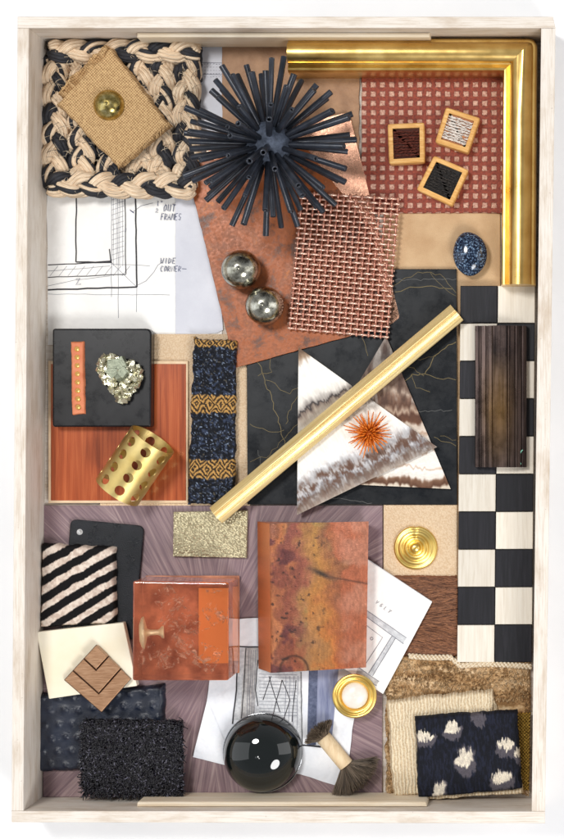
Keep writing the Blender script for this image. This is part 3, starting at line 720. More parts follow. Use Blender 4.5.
# ------------------------------------------------------------------ black spiky ornament
cxu, cyu = U(269, 144, 84); cz = 84
t = thing('spiky_ornament', 'matte black sea urchin ornament of hollow tubes on copper sheets', 'ornament', cxu, cyu, 9.5)
mb = MB(); mb.lathe([(max(.02, 23 * math.cos(a)), cz + 23 * math.sin(a)) for a in [-PI / 2 + PI * i / 16 for i in range(17)]], (cxu, cyu), 24); M['ucore'] = var_mat('dusty blue core', C(46, 54, 68), C(80, 90, 108), .25, .7, 0, 1, .6); mb.build('core', M['ucore'], t)
def hollow(p0, p1, r, mbo):
    p0 = Vector(p0); p1 = Vector(p1); d = (p1 - p0).normalized(); up = Vector((0, 0, 1)) if abs(d.z) < .9 else Vector((1, 0, 0)); a = d.cross(up).normalized(); b = d.cross(a); seg = 12; V = []
    rings = [(p0, r * .9), (p1 - d * .4, r), (p1, r * .93), (p1, r * .58), (p1 - d * 7, r * .5)]
    for (c_, rr_) in rings:
        for k in range(seg): th = 2 * PI * k / seg; V.append(c_ + a * math.cos(th) * rr_ + b * math.sin(th) * rr_)
    F = [(i * seg + k, (i * seg) + (k + 1) % seg, (i + 1) * seg + (k + 1) % seg, (i + 1) * seg + k) for i in range(4) for k in range(seg)]
    mbo.mi = 0; mbo.add(V, F[:4 * seg], True)
    mbo.mi = 1; mbo.add([V[4 * seg + k] + d * .3 for k in range(seg)], [tuple(range(seg))], False)
NS = 124; cnt = 0; rs = random.Random(12); ga = PI * (3 - math.sqrt(5))
dirs = []
for i in range(NS):
    zf = 1 - 2 * (i + .5) / NS; rr_ = math.sqrt(1 - zf * zf); th = i * ga
    d = Vector((rr_ * math.cos(th) + rs.uniform(-.1, .1), rr_ * math.sin(th) + rs.uniform(-.1, .1), zf + rs.uniform(-.08, .08))).normalized()
    if d.z > .62 and rs.random() < .35: continue
    if d.z > -.52: dirs.append(d)
for s3 in range(3): 
    th = 2.1 * s3 + .4; dirs.append(Vector((math.cos(th) * .45, math.sin(th) * .45, -.89)))
rs.shuffle(dirs)
dirs = sorted(dirs, key=lambda d: 0 if d.z < -.8 else 1)[:98]
for d in dirs:
    L = 83 * rs.uniform(.82, 1.06)
    if d.z < 0: L = min(L, (cz - 9.5 - 2.6) / -d.z)
    if d.z > .75: L *= .82
    mb = MB(); c0 = Vector((cxu, cyu, cz)); hollow(c0 + d * 9, c0 + d * L, rs.uniform(2.6, 3.25), mb); mb.build('tube_spine', [M['urchin'], M['hole']], t)

# ------------------------------------------------------------------ silvery balls
for (px, py, r_, lab) in ((241, 269.5, 19.3, 'mottled silver ball on rust copper, nearer the spiky black ornament'), (264.5, 305.5, 19.0, 'mottled silver ball on rust copper, the lower and right one of the pair')):
    c_ = U(px, py, 9.5 + r_); mb = MB().lathe([(max(.02, r_ * math.cos(a)), 9.5 + r_ + r_ * math.sin(a)) for a in [-PI / 2 + PI * i / 24 for i in range(25)]], c_, 48)
    tag(mb.build('glass_ball', M['merc_silver'], None, (c_[0], c_[1], 9.5, px * .3)), lab, 'ball', 'silvery balls on the copper sheet')

# ------------------------------------------------------------------ copper wire mesh
q = [Vector(U(*p, 15)) for p in ((302, 193), (398, 199), (386.5, 337), (289.5, 328))]
c_ = sum(q, Vector((0, 0))) / 4
t = thing('wire_mesh', 'square of woven copper wire mesh overlapping the copper sheets', 'wire mesh', c_.x, c_.y, 9.6, -.07)
nw, nh = 17, 28
def bil(u, v): return (q[0] * (1 - u) + q[1] * u) * (1 - v) + (q[3] * (1 - u) + q[2] * u) * v
mb = MB()
for i in range(nw):
    u = i / (nw - 1); path = []
    for j in range(nh * 4 + 1):
        v = (j / 4 - .5 + .0) / (nh - 1) ; ph = PI * (j / 4 - .5) + PI * i
        p = bil(u, min(max(v, -.012), 1.012)); path.append((p.x, p.y, 13.2 + 1.2 * math.cos(ph)))
    mb.tube(path, 1.15, 6)
mb.build('upright_wires', M['meshwire2'], t)
mb = MB()
for j in range(nh):
    v = j / (nh - 1); path = []
    for i in range(nw * 4 + 1):
        u = (i / 4 - .5) / (nw - 1); ph = PI * (i / 4 - .5) + PI * j + PI
        p = bil(min(max(u, -.018), 1.018), v); path.append((p.x, p.y, 13.2 + 1.2 * math.cos(ph)))
    mb.tube(path, 1.2, 6)
mb.build('cross_wires', M['meshwire'], t)

# ------------------------------------------------------------------ black marble slab with gold veins
def vein_line(pts, rr, amp=1.4, step=4):
    out = [Vector(pts[0])]
    for a, b in zip(pts[:-1], pts[1:]):
        a = Vector(a); b = Vector(b); n = max(1, int((b - a).length / step))
        for j in range(1, n + 1):
            p = a.lerp(b, j / n)
            if j < n: p += Vector((rr.uniform(-amp, amp), rr.uniform(-amp, amp)))
            out.append(p)
    return [tuple(p) for p in out]
zs = 7.0
t = thing('marble_slab', 'black marble slab crossed by fine gold veins under the agate triangles', 'stone slab', *U(352, 390, 3.6), 3.6)
MB().prism(UP([(246.5, 330), (392, 300), (392, 269), (456.5, 269), (457, 504.5), (247.5, 504.5)], zs), 3.6, zs, .6).build('slab', M['marble'], t)
veins = [([(250, 345), (262, 372), (272, 400), (280, 425), (286, 450)], .7), ([(258, 376), (272, 372), (268, 350)], .5), ([(266, 380), (290, 394), (298, 388)], .5), ([(284, 430), (272, 432), (250, 424)], .5), ([(286, 424), (292, 404), (298, 396)], .5), ([(250, 462), (270, 455), (282, 440), (298, 424)], .5), ([(262, 358), (266, 340)], .45),
         ([(392, 288), (402, 280), (418, 272), (440, 274), (452, 288), (456, 293)], .5), ([(395, 292), (410, 287), (432, 286), (452, 289)], .7), ([(430, 272), (440, 284), (452, 294), (456, 296)], .4), ([(400, 385), (412, 374), (425, 374), (434, 356), (448, 345), (456, 342)], .8), ([(425, 374), (436, 378), (456, 380)], .6), ([(412, 374), (416, 388), (430, 392)], .5), ([(404, 366), (414, 368), (424, 376)], .5), ([(434, 437), (446, 442), (456, 446)], .55), ([(440, 436), (456, 440)], .4), ([(362, 338), (366, 350), (368, 356)], .5), ([(404, 352), (420, 360), (436, 356)], .4)]
mb = MB(); rr = random.Random(5)
for pts, wd in veins:
    mb.line([U(*p, zs) for p in vein_line(pts, rr)], wd * .75, zs + .22)
mb.build('gold_veins', M['vein'], t)
mb = MB()
for pts in ([(395, 280), (456, 279)], [(300, 500), (330, 498), (372, 503)], [(256, 490), (262, 470), (258, 450)], [(405, 400), (420, 412), (452, 410)]):
    mb.line([U(*p, zs) for p in vein_line(pts, rr)], .4, zs + .24)
mb.build('grey_veins', M['vein2'], t)

# ------------------------------------------------------------------ agate triangles
def triangle(verts, z0, z1, colfn, label):
    P = [np.array(U(*p, z1)) for p in verts]; n = 230
    I = []; V = []; idx = {}
    for i in range(n + 1):
        for j in range(n + 1 - i):
            idx[(i, j)] = len(V); a = i / n; b = j / n; V.append(P[0] * (1 - a - b) + P[1] * a + P[2] * b)
    V = np.array(V); F = []
    for i in range(n):
        for j in range(n - i):
            F.append((idx[(i, j)], idx[(i + 1, j)], idx[(i, j + 1)]))
            if i + j < n - 1: F.append((idx[(i + 1, j)], idx[(i + 1, j + 1)], idx[(i, j + 1)]))
    A = [tuple(p) for p in verts]; k = (H - z1) / H
    px = NX + (V[:, 0] - NX) / k; py = NY + (-V[:, 1] - NY) / k
    col = colfn(px, py)
    cen = sum(P) / 3
    # orientation check
    cr_ = np.cross(P[1] - P[0], P[2] - P[0])
    if cr_ < 0: F = [f[::-1] for f in F]
    V3 = np.c_[V, np.full(len(V), z1)]
    # sides
    m = 40; sv = []; sf = []
    ring = [idx[(i, 0)] for i in range(n + 1)] + [idx[(n - j, j)] for j in range(1, n + 1)] + [idx[(0, n - j)] for j in range(1, n)]
    base = len(V3); Vb = np.c_[V[ring], np.full(len(ring), z0)]; L = len(ring)
    V3 = np.r_[V3, np.c_[V[ring], np.full(L, z1)], Vb]; col = np.r_[col, col[ring], col[ring]]
    side = [(base + i, base + L + i, base + L + (i + 1) % L, base + (i + 1) % L) for i in range(L)]
    if cr_ < 0: side = [f[::-1] for f in side]
    o = mk('agate_triangle', V3, F + side, M['agate'], None, (cen[0], cen[1], z0, 0), col=col, smooth=False)
    return tag(o, label, 'stone tile', 'agate triangles')
def col_t1(x, y):
    nx_, ny_ = -.436, -.9
    t_ = (x - 297) * nx_ + (y - 515) * ny_; s_ = (x - 297) * .9 + (y - 515) * -.436
    t_ = t_ + (fbm(s_ * .05, t_ * .05, 3) - .5) * 14 + (fbm(s_ * .3, t_ * .12, 5) - .5) * 6 + (vn(s_ * .9, t_ * .1, 6) - .5) * 3.5
    c = cramp(t_, [(-4, (196, 184, 170)), (3, (150, 136, 126)), (8, (120, 106, 98)), (14, (146, 142, 144)), (21, (112, 90, 78)), (26, (160, 156, 156)), (33, (228, 228, 228)), (40, (245, 241, 233)), (60, (240, 234, 225)), (66, (170, 162, 154)), (69, (196, 192, 188)), (72, (120, 110, 104)), (76, (196, 188, 178)), (86, (160, 146, 132)), (89.5, (120, 104, 94)), (91, (48, 42, 42)), (93, (150, 142, 136)), (99, (224, 218, 210)), (108, (246, 242, 234)), (133, (240, 234, 226)), (139, (150, 124, 100)), (144, (98, 74, 54)), (160, (120, 96, 74))])
    m = fbm(x * .16, y * .16, 11, 6) * .75 + vn(s_ * .9, t_ * .3, 14) * .25; fine = fbm(s_ * 0.9, t_ * .25, 13)
    band = np.exp(-((t_ - 17) / 12) ** 2)
    c = lerp(c, (96, 66, 52), np.clip((m - .5) * 9, 0, 1) * band * .85)
    c = lerp(c, (202, 202, 204), np.clip((.45 - m) * 10, 0, 1) * band * .85)
    return c * (0.93 + .14 * fine)[..., None]
def col_t2(x, y):
    t_ = (487 + (x - 302) * .03) - y; s_ = x
    t0 = t_.copy(); t_ = t_ + (fbm(s_ * .04, t_ * .04, 23) - .5) * 12 + (vn(s_ * .45, t_ * .05, 25) - .5) * 5
    c = cramp(t_, [(-5, (226, 214, 196)), (2, (214, 200, 182)), (5, (92, 62, 46)), (10, (124, 92, 72)), (13, (230, 222, 212)), (22, (240, 236, 230)), (24, (206, 182, 162)), (26, (240, 234, 226)), (37, (236, 230, 222)), (39, (196, 170, 150)), (42, (236, 228, 220)), (52, (222, 210, 198)), (56, (190, 160, 138)), (60, (220, 206, 192)), (66, (206, 190, 174)), (69, (104, 70, 52)), (75, (92, 62, 48)), (79, (176, 152, 132)), (84, (96, 68, 54)), (92, (132, 104, 88)), (97, (182, 162, 146)), (103, (110, 88, 76)), (120, (126, 106, 96)), (135, (92, 80, 74)), (150, (140, 128, 120)), (165, (110, 100, 96))])
    m = fbm(x * .2, y * .06, 31); c = lerp(c, (70, 50, 42), np.clip((m - .52) * 5, 0, 1) * np.clip((t0 - 60) / 15, 0, 1) * .7)
    c = lerp(c, (196, 190, 184), np.clip((.42 - m) * 6, 0, 1) * np.clip((t0 - 75) / 15, 0, 1) * .6)
    return c * (0.93 + .14 * fbm(x * .5, y * .9, 33))[..., None]
triangle([(386, 336), (450.5, 489), (300, 482)], zs + .3, zs + 5, col_t2, 'brown banded agate triangle, partly under the white one and the gold bar')
triangle([(298.5, 347.5), (437, 447), (297, 515)], zs + 5.1, zs + 9.5, col_t1, 'white agate triangle with grey veins carrying the orange spiky flower')

# orange spiky flower
zt = zs + 9.5; cx, cy = U(369, 433, zt + 7)
t = thing('spiky_flower', 'small bright orange spiky burst on the white agate triangle', 'ornament', cx, cy, zt)
mb = MB(); mb.lathe([(max(.02, 6.5 * math.cos(a)), zt + 6 + 6 * math.sin(a)) for a in [-PI / 2 + PI * i / 12 for i in range(13)]], (cx, cy), 20); mb.build('core', M['orange'], t)
rs = random.Random(3)
for i in range(92):
    zf = .98 - 1.0 * (i + .5) / 92; rr_ = math.sqrt(max(0, 1 - zf * zf)); th = i * ga + rs.uniform(-.12, .12); d = Vector((rr_ * math.cos(th), rr_ * math.sin(th), max(zf, -.02) + .02)).normalized()
    L = rs.uniform(19, 27) if zf < .35 else rs.uniform(13, 18)
    c0 = Vector((cx, cy, zt + 6)); mb = MB(); e = c0 + d * L; e.z = max(e.z, zt + .8)
    mb.tube([c0 + d * 4, (c0 + d * 4).lerp(e, .55), e], [1.15, .8, .4], 6); mb.build('spike', M['orange'], t)

# ------------------------------------------------------------------ diagonal gold bar
def extrude_bar(name, p0, p1, profile, mat, z0, label, cat, parent=None):
    p0 = Vector(p0); p1 = Vector(p1); d = (p1 - p0).normalized(); s_ = Vector((-d.y, d.x)); n = len(profile); V = []
    for c_ in (p0, p0.lerp(p1, .33), p0.lerp(p1, .66), p1):
        for (a, z) in profile: q_ = c_ + s_ * a; V.append((q_.x, q_.y, z0 + z))
    F = [(j * n + i, j * n + (i + 1) % n, (j + 1) * n + (i + 1) % n, (j + 1) * n + i) for j in range(3) for i in range(n)]
    F += [tuple(range(n)), tuple(3 * n + n - 1 - i for i in range(n))]
    m_ = (p0 + p1) / 2
    o = mk(name, V, [f[::-1] for f in F], mat, parent, None if parent else (m_.x, m_.y, z0, math.atan2(d.y, d.x)), smooth=True)
    e = o.modifiers.new('e', 'EDGE_SPLIT'); e.split_angle = math.radians(25)
    if parent is None: tag(o, label, cat)
    return o
pr = [(-9.8, 0), (9.8, 0), (9.8, 6), (9, 7.2), (3.2, 11), (2.6, 11.6), (1.8, 11.6), (1.2, 10.2), (.2, 10.0), (-.6, 11.8), (-2.2, 12.4), (-4, 11.8), (-5.2, 10.9), (-5.5, 10.1), (-6.0, 10.1), (-6.3, 10.4), (-8.6, 8.6), (-9.8, 7.4)]
extrude_bar('gold_bar', U(215, 515.5, zt + 11), U(456.5, 312, zt + 11), pr, M['gold_satin'], zt + .2, 'long satin gold moulding bar lying diagonally across the samples', 'moulding')

# ------------------------------------------------------------------ checkerboard strip
t = thing('checkerboard_strip', 'two column black and cream wooden checkerboard strip along the tray wall', 'checkerboard', *U(496, 473, 0), 0)
zc = 12
for r_ in range(10):
    ya = 285.5 + r_ * 37.7; yb = ya + 37.7
    for k in range(2):
        f = r_ / 10; xa = 460 - 3.3 * f + k * 37.6; f2 = (r_ + 1) / 10; xb = 460 - 3.3 * f2 + k * 37.6
        blk = (r_ + k) % 2 == 0
        quad = [(xa + .35, ya + .35), (xa + 37.3, ya + .25), (xb + 37.3, yb - .35), (xb + .35, yb - .35)]
        if r_ == 0 and k == 1: pass
        o = MB().prism(UP(quad, zc), 3.2 if r_ < 8 else .5, zc + random.uniform(-.4, .4), .8).build('board_square', M['chk_b'] if blk else M['chk_w'], t)
# bronze moulding
pr = [(-25.5, 0), (25.5, 0), (25.5, 8), (24.8, 9), (22, 9.2), (21.2, 7.4), (19.6, 7.4), (18.8, 10), (15, 10.4), (14.2, 8.8), (12.6, 8.8), (12, 12), (9, 12.8), (7.6, 14.6), (-6, 14.6), (-7.2, 12.4), (-8.4, 12.4), (-9.2, 14), (-13.5, 13), (-14.5, 10.6), (-16, 10.6), (-16.8, 12), (-20, 11), (-21, 8.6), (-22.4, 8.6), (-23, 9.6), (-25.5, 8.4)]
mt = thing('bronze_moulding', 'dark ridged bronze moulding block standing on the checkerboard', 'moulding', *U(501, 396, zc), zc)
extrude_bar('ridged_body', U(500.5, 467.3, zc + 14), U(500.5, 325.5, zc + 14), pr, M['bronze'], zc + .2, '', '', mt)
mb = MB(); mb.line([U(523 - 3.5 * math.cos(a) , 458 - 8 * math.sin(a), zc + 10) for a in np.linspace(-.9, 1.5, 9)], .9, zc + 11.3); mb.build('mint_arc', M['mint_mark'], mt)  # thin mint green arc near the lower right edge

# ------------------------------------------------------------------ left: orange wood, black tile, strip, pyrite, cuff
t = thing('orange_wood_panel', 'glossy orange red wood sample with pale edging beneath the black tile', 'wood sample', *U(118, 432, 3.5), 3.5)
MB().prism(UP([(48.5, 361), (188, 361), (188, 503), (48.5, 503)], 6.4), 3.6, 6.4, .4).build('edging', M['palewood'], t)
MB().prism(UP([(51, 364), (186, 364), (186, 500.5), (51, 500.5)], 7), 6.45, 7, .2).build('veneer_face', M['orangewood'], t)
zbt = 22
sheet('black_tile', M['blacktile'], [(52.5, 328.5), (151.5, 328.5), (151, 427), (52.5, 427)], 7.0, zbt, 'thick square black tile carrying the pyrite and coral strip', 'tile', 1.6, r=[3, 6, 3, 3])
t = thing('studded_strip', 'narrow coral leather strip with gold studs on the black tile', 'strip', *U(78, 378, zbt), zbt)
pad('leather_band', M['orangestrip'], [(70.5, 341.5), (84, 341), (85, 414), (71.5, 415)], zbt, zbt + 4, .8, 1.6, lambda a, b: .8 * np.sin(b * .06), None, .4, t)
for i in range(8):
    c_ = U(77.2 + .15 * i, 349 + i * 8.3, zbt + 4); MB().lathe([(2.7, zbt + 3.9), (2.6, zbt + 4.8), (1.8, zbt + 5.5), (.02, zbt + 5.8)], c_, 16).build('stud', M['studs'], t)
t = thing('pyrite_cluster', 'sparkling pale pyrite crystal cluster on the black tile', 'mineral', *U(120, 378, zbt), zbt)
heart = [(97, 366), (103, 356), (113, 355), (121, 360), (133, 362), (141, 368), (142, 378), (136, 388), (128, 396), (122, 400), (113, 394), (104, 384)]
def inside(x, y, poly):
    c_ = False; j = len(poly) - 1
    for i in range(len(poly)):
        if ((poly[i][1] > y) != (poly[j][1] > y)) and (x < (poly[j][0] - poly[i][0]) * (y - poly[i][1]) / (poly[j][1] - poly[i][1]) + poly[i][0]): c_ = not c_
        j = i
    return c_
mb = MB(); rs = random.Random(8); k = 0
while k < 460:
    x = rs.uniform(95, 144); y = rs.uniform(353, 403)
    if not inside(x, y, heart): continue
    dd = math.hypot(x - 119, y - 376) / 24; top = 15 * math.sqrt(max(.05, 1 - min(dd, 1) ** 2)); z = rs.uniform(.15, 1) * top + 1
    c_ = U(x, y, zbt + z); s_ = rs.uniform(1.6, 4.4); Mx = Matrix.Rotation(rs.uniform(0, 6.28), 3, 'Z') @ Matrix.Rotation(rs.uniform(0, 6.28), 3, 'X') @ Matrix.Rotation(rs.uniform(0, 6.28), 3, 'Y')
    mb.box((c_[0], c_[1], max(zbt + z, zbt + s_ * .8)), (s_, s_ * rs.uniform(.8, 1.2), s_), Mx); k += 1
for (x, y) in ((125, 399), (120, 400), (128, 396)):
    c_ = U(x, y, zbt + 5); mb.box((c_[0], c_[1], zbt + 5), (6, 6, 6), Matrix.Rotation(.6 + x, 3, 'Z') @ Matrix.Rotation(.7, 3, 'X'))
mb.build('crystals', M['pyrite'], t)
mb = MB()
for i in range(9):
    x = rs.uniform(112, 125); y = rs.uniform(360, 375); c_ = U(x, y, zbt + 14); Mx = Matrix.Rotation(rs.uniform(0, 6.28), 3, 'Z') @ Matrix.Rotation(rs.uniform(-.4, .4), 3, 'X')
    mb.box((c_[0], c_[1], zbt + 13), (rs.uniform(8, 11), rs.uniform(8, 11), rs.uniform(8, 11)), Mx)
mb.build('grey_crystal', M['pyrite_grey'], t)

# perforated cuff
def cuff():
    A = Vector((*U(117.5, 491.5, 31), 31.2)); B = Vector((*U(153.5, 439.5, 36), 39)); ax = (B - A); L = ax.length; ax.normalize()
    up = Vector((0, 0, 1)); e2 = ax.cross(up).normalized(); e1 = e2.cross(ax).normalized(); Rc = 24.2
    t = thing('perforated_cuff', 'gold cylinder cuff with rows of round holes leaning on the black tile', 'cuff', A.x, A.y, 7)
    bm = bmesh.new(); NC = 8; NR = 4; mg = 1.2; ph_ = (L - 2 * mg) / NR; hw = PI / NC
    def pt(th, s_): return A + ax * s_ + (e1 * math.cos(th) + e2 * math.sin(th)) * Rc
    K = 32
    for c_ in range(NC):
        th0 = 2 * PI * (c_ + .28) / NC
        for r_ in range(NR):
            s0 = mg + ph_ * (r_ + .5); rings = []
            for lv in (0, .45, 1):
                ring = []
                for k in range(K):
                    a = 2 * PI * k / K; ca, sa = math.cos(a), math.sin(a)
                    hx, hy = 5.0 * ca, 5.0 * sa
                    bw, bh = hw * Rc, ph_ / 2; f = 1 / max(abs(ca) / 1, abs(sa) / 1); sx_, sy_ = ca * f * bw, sa * f * bh
                    x = hx * (1 - lv) + sx_ * lv; y = hy * (1 - lv) + sy_ * lv
                    ring.append(bm.verts.new(pt(th0 + x / Rc, s0 + y)))
                rings.append(ring)
            for a_, b_ in zip(rings[:-1], rings[1:]):
                for k in range(K): bm.faces.new((a_[k], a_[(k + 1) % K], b_[(k + 1) % K], b_[k]))
    for (s0, s1) in ((0, mg), (L - mg, L)):
        n = 96
        ra = [bm.verts.new(pt(2 * PI * k / n, s0)) for k in range(n)]; rb = [bm.verts.new(pt(2 * PI * k / n, s1)) for k in range(n)]
        for k in range(n): bm.faces.new((ra[k], ra[(k + 1) % n], rb[(k + 1) % n], rb[k]))
    bmesh.ops.remove_doubles(bm, verts=bm.verts, dist=.05); bmesh.ops.recalc_face_normals(bm, faces=bm.faces)
    V = [v.co[:] for v in bm.verts]; bm.verts.index_update(); F = [tuple(v.index for v in f.verts) for f in bm.faces]; bm.free()
    o = mk('perforated_band', V, F, M['cuffgold'], t); so = o.modifiers.new('s', 'SOLIDIFY'); so.thickness = 1.3 * S; so.offset = -1; es_ = o.modifiers.new('e', 'EDGE_SPLIT'); es_.split_angle = math.radians(40)
cuff()

# woven navy and gold band
def rib_col(a, b):
    n = len(a.ravel()); base = np.zeros(a.shape + (3,)); base[:] = (13, 16, 25)
    s1 = vn(a * .55, b * .55, 2); s2 = vn(a * .9 + 7, b * .9, 4)
    base = lerp(base, (62, 74, 100), sst(.55, .85, s1) * .8); base = lerp(base, (150, 166, 190), sst(.8, .92, vn(a * 1.25 + 7, b * 1.25, 4)) * .9); base = lerp(base, (120, 110, 90), sst(.86, .95, vn(a * .8, b * .8, 9)) * .7)
    def band(c, hw_):
        nonlocal base
        m = sst(hw_ + .8, hw_ - .4, np.abs(b - c + .6 * np.sin(a * .9)))
        x = ((a / 12.2) % 1 - .5) * 2; y = (b - c) / 8.0; di = (np.abs(x) + np.abs(y)) * 2.4
        pat = .5 + .5 * np.cos(di * PI * 1.35 + .3); tw = .5 + .5 * np.sin(a * 2.6 + b * 1.2)
        gold = lerp(np.broadcast_to(np.array((44, 34, 26.)), base.shape), (196, 150, 84), sst(.36, .7, pat * .75 + tw * .3))
        base = lerp(base, (0, 0, 0), m) + gold * m[..., None]
    band(4.5, 4.0); band(65, 9); band(129, 9)
    return base
def rib_disp(a, b): return 2.2 * (vn(a * .5, b * .5, 2) - .5) + 1.6 * np.sin(b * .05 + 1) 
o = pad('woven_band', M['ribbon'], [(193, 337), (235.5, 340), (235, 503), (186.5, 505)], 9.0, 16, .7, 2.5, rib_disp, rib_col, 1.4, None, 4)
tag(o, 'navy boucle woven band with gold diamond stripes beside the orange panel', 'woven band')

# ------------------------------------------------------------------ lower left samples
t = thing('hammered_plate', 'small hammered pale gold plate under the end of the diagonal bar', 'metal plate', *U(210, 534, 3.7), 3.7)
MB().prism(UP([(173.5, 512), (247.5, 510.5), (246.5, 558), (173, 556.5)], 9), 3.7, 9, .6).build('plate', M['hammer'], t)
# black tag with a hole
q = rnd(UP([(70.5, 519), (144, 526), (134, 640), (62, 632)], 8), [7, 7, 4, 4], 6)[::-1]
t = thing('leather_tag', 'black leather tag with rounded corners and a punched eyelet', 'tag', *U(105, 575, 3.7), 3.7)
MB().prism(q, 3.7, 8, .8).build('tag_body', M['blackleather'], t)
c_ = U(79.8, 532, 8.2); MB().lathe([(3.0, 8.0), (3.0, 8.7), (1.9, 8.8), (1.7, 8.1), (.02, 8.1)], c_, 20).build('eyelet', NG('pale eyelet', .4, .5, col=C(190, 190, 190)).m, t)
def st_col(a, b):
    k = (b + a * .60 + 2.2 * (fbm(a * .04, b * .04, 3) - .5) + .5 * (vn(a * .8, b * .8, 5) - .5)) / 16.6
    f = k % 1; m = sst(.50, .54, f) * sst(1.0, .96, f)
    n = fbm(a * .35, b * .35, 4); pale = lerp(np.broadcast_to(np.array((200, 180, 166.)), a.shape + (3,)), (232, 218, 204), sst(.3, .7, n))
    return lerp(np.broadcast_to(np.array((15, 13, 15.)), a.shape + (3,)), (0, 0, 0), m) + pale * m[..., None]
o = pad('striped_cloth', M['stripe'], [(41, 543.5), (114.5, 547.5), (115, 624), (39.5, 628)], 8.2, 18, .6, 3, lambda a, b: .6 * (vn(a * .6, b * .6, 2) - .5), st_col, .8, None, 2)
tag(o, 'velvet cloth with diagonal black and pale stripes at the left wall', 'fabric sample')
def os_disp(a, b):
    z = np.zeros_like(a); rs = np.random.RandomState(2)
    for j in range(7):
        for i in range(10):
            x = 6 + i * 14.5 + (j % 2) * 7.2 + rs.uniform(-2, 2); y = 6 + j * 13.5 + rs.uniform(-2, 2)
            d2 = (a - x) ** 2 + (b - y) ** 2; z += 1.7 * np.exp(-d2 / 7.0) - .7 * np.exp(-d2 / .9)
    return z + 2.0 * (fbm(a * .04, b * .04, 3) - .5)
o = pad('ostrich_leather', M['ostrich'], [(37, 694), (165, 684.5), (162, 768), (36.5, 772.5)], 3.8, 11, .7, 5, os_disp, None, .7, None, 8)
tag(o, 'navy ostrich leather sample with raised dots below the cream tile', 'leather')
sheet('cream_tile', M['cream'], [(36.5, 632), (123.5, 622.5), (137, 686), (49, 699)], 11.4, 22, 'plain cream square tile under the bronze chevron square', 'tile', .7, r=1)
# bronze chevron square
T_, R_, B_, L_ = (96, 645), (131, 679), (101.5, 712.5), (64, 680)
t = thing('bronze_square', 'brushed rose bronze square with stepped chevrons on the cream tile', 'drawer pull', *U(98, 679, 22), 22)
def bl(u, v, z):  # u towards right corner, v towards left corner
    p = [(1 - u) * (1 - v), u * (1 - v), u * v, (1 - u) * v]; return U(sum(p[i] * (T_, R_, B_, L_)[i][0] for i in range(4)), sum(p[i] * (T_, R_, B_, L_)[i][1] for i in range(4)), z)
ang = -.78
M['groove_shade'] = NG('bronze groove shade', .5, .5, col=C(70, 46, 32)).m  # darkened colour stands in for the shadow lines between the chevron steps
MB().prism([bl(0, 0, 25), bl(0, 1, 25), bl(1, 1, 25), bl(1, 0, 25)], 22.1, 25, .3).build('base_plate', M['groove_shade'], t)
def part_(uv_, z1, nm): MB().prism([bl(a, b, z1) for a, b in uv_], 25.1, z1, .4).build(nm, M['bronzebox'], t)
part_([(.72, .01), (.72, .74), (.01, .74), (.01, .99), (.99, .99), (.99, .01)], 28.5, 'outer_chevron')
part_([(.36, .01), (.36, .40), (.01, .40), (.01, .71), (.69, .71), (.69, .01)], 31, 'middle_chevron')
part_([(.01, .01), (.01, .37), (.33, .37), (.33, .01)], 33.5, 'corner_square')
# black shag
t = thing('shag_sample', 'thick black shag pile sample lying over the ostrich leather', 'fabric sample', *U(131, 757, 11), 11)
quad = [(82, 720), (182, 721), (182, 794), (83, 794)]
pad('backing', NG('black backing', .9, col=C(10, 10, 13)).m, quad, 11.5, 18, 2, 3, None, None, .5, t)
n = 7500; rs = np.random.RandomState(9); q = np.array([U(*p, 24) for p in quad]); u = rs.uniform(0, 1, n); v = rs.uniform(0, 1, n)
base = (q[0] * (1 - u)[:, None] + q[1] * u[:, None]) * (1 - v)[:, None] + (q[3] * (1 - u)[:, None] + q[2] * u[:, None]) * v[:, None]
an = rs.uniform(0, 6.28, n); ln = rs.uniform(3, 6.5, n); P = np.zeros((n, 5, 3)); cv = rs.uniform(-1.5, 1.5, n)
for j in range(5):
    tt = j / 4; P[:, j, 0] = base[:, 0] + np.cos(an + cv * tt) * ln * tt; P[:, j, 1] = base[:, 1] + np.sin(an + cv * tt) * ln * tt - tt; P[:, j, 2] = 17 + 10 * np.sin(tt * 1.9) + rs.uniform(-.5, .5, n) - .02 * 0
g_ = rs.uniform(0, 1, n); colr = np.stack([10 + 22 * g_, 9 + 20 * g_, 14 + 28 * g_], -1); hi = g_ > .95; colr[hi] = (110, 108, 124)
strands('pile', M['shag'], P, [.7, .7, .65, .5, .3], 3, t, colr)

# ------------------------------------------------------------------ bottom centre papers
t = thing('column_drawing', 'crumpled white paper with a grey and blue watercolour drawing under the black dome', 'drawing', *U(280, 720, 4), 4)
poly = [(214, 620), (258, 618), (360, 640), (357, 700), (352, 730), (346, 786), (334, 785), (299, 774), (236, 769), (215, 762), (193, 757), (198, 736), (207, 700), (211, 660)]
def pdisp(a, b): return 0
MB().prism(rough_edge(UP(poly, 5.6), 10, .5, 2), 4.8, 5.6, 0).build('paper_sheet', M['paper_cool'], t)
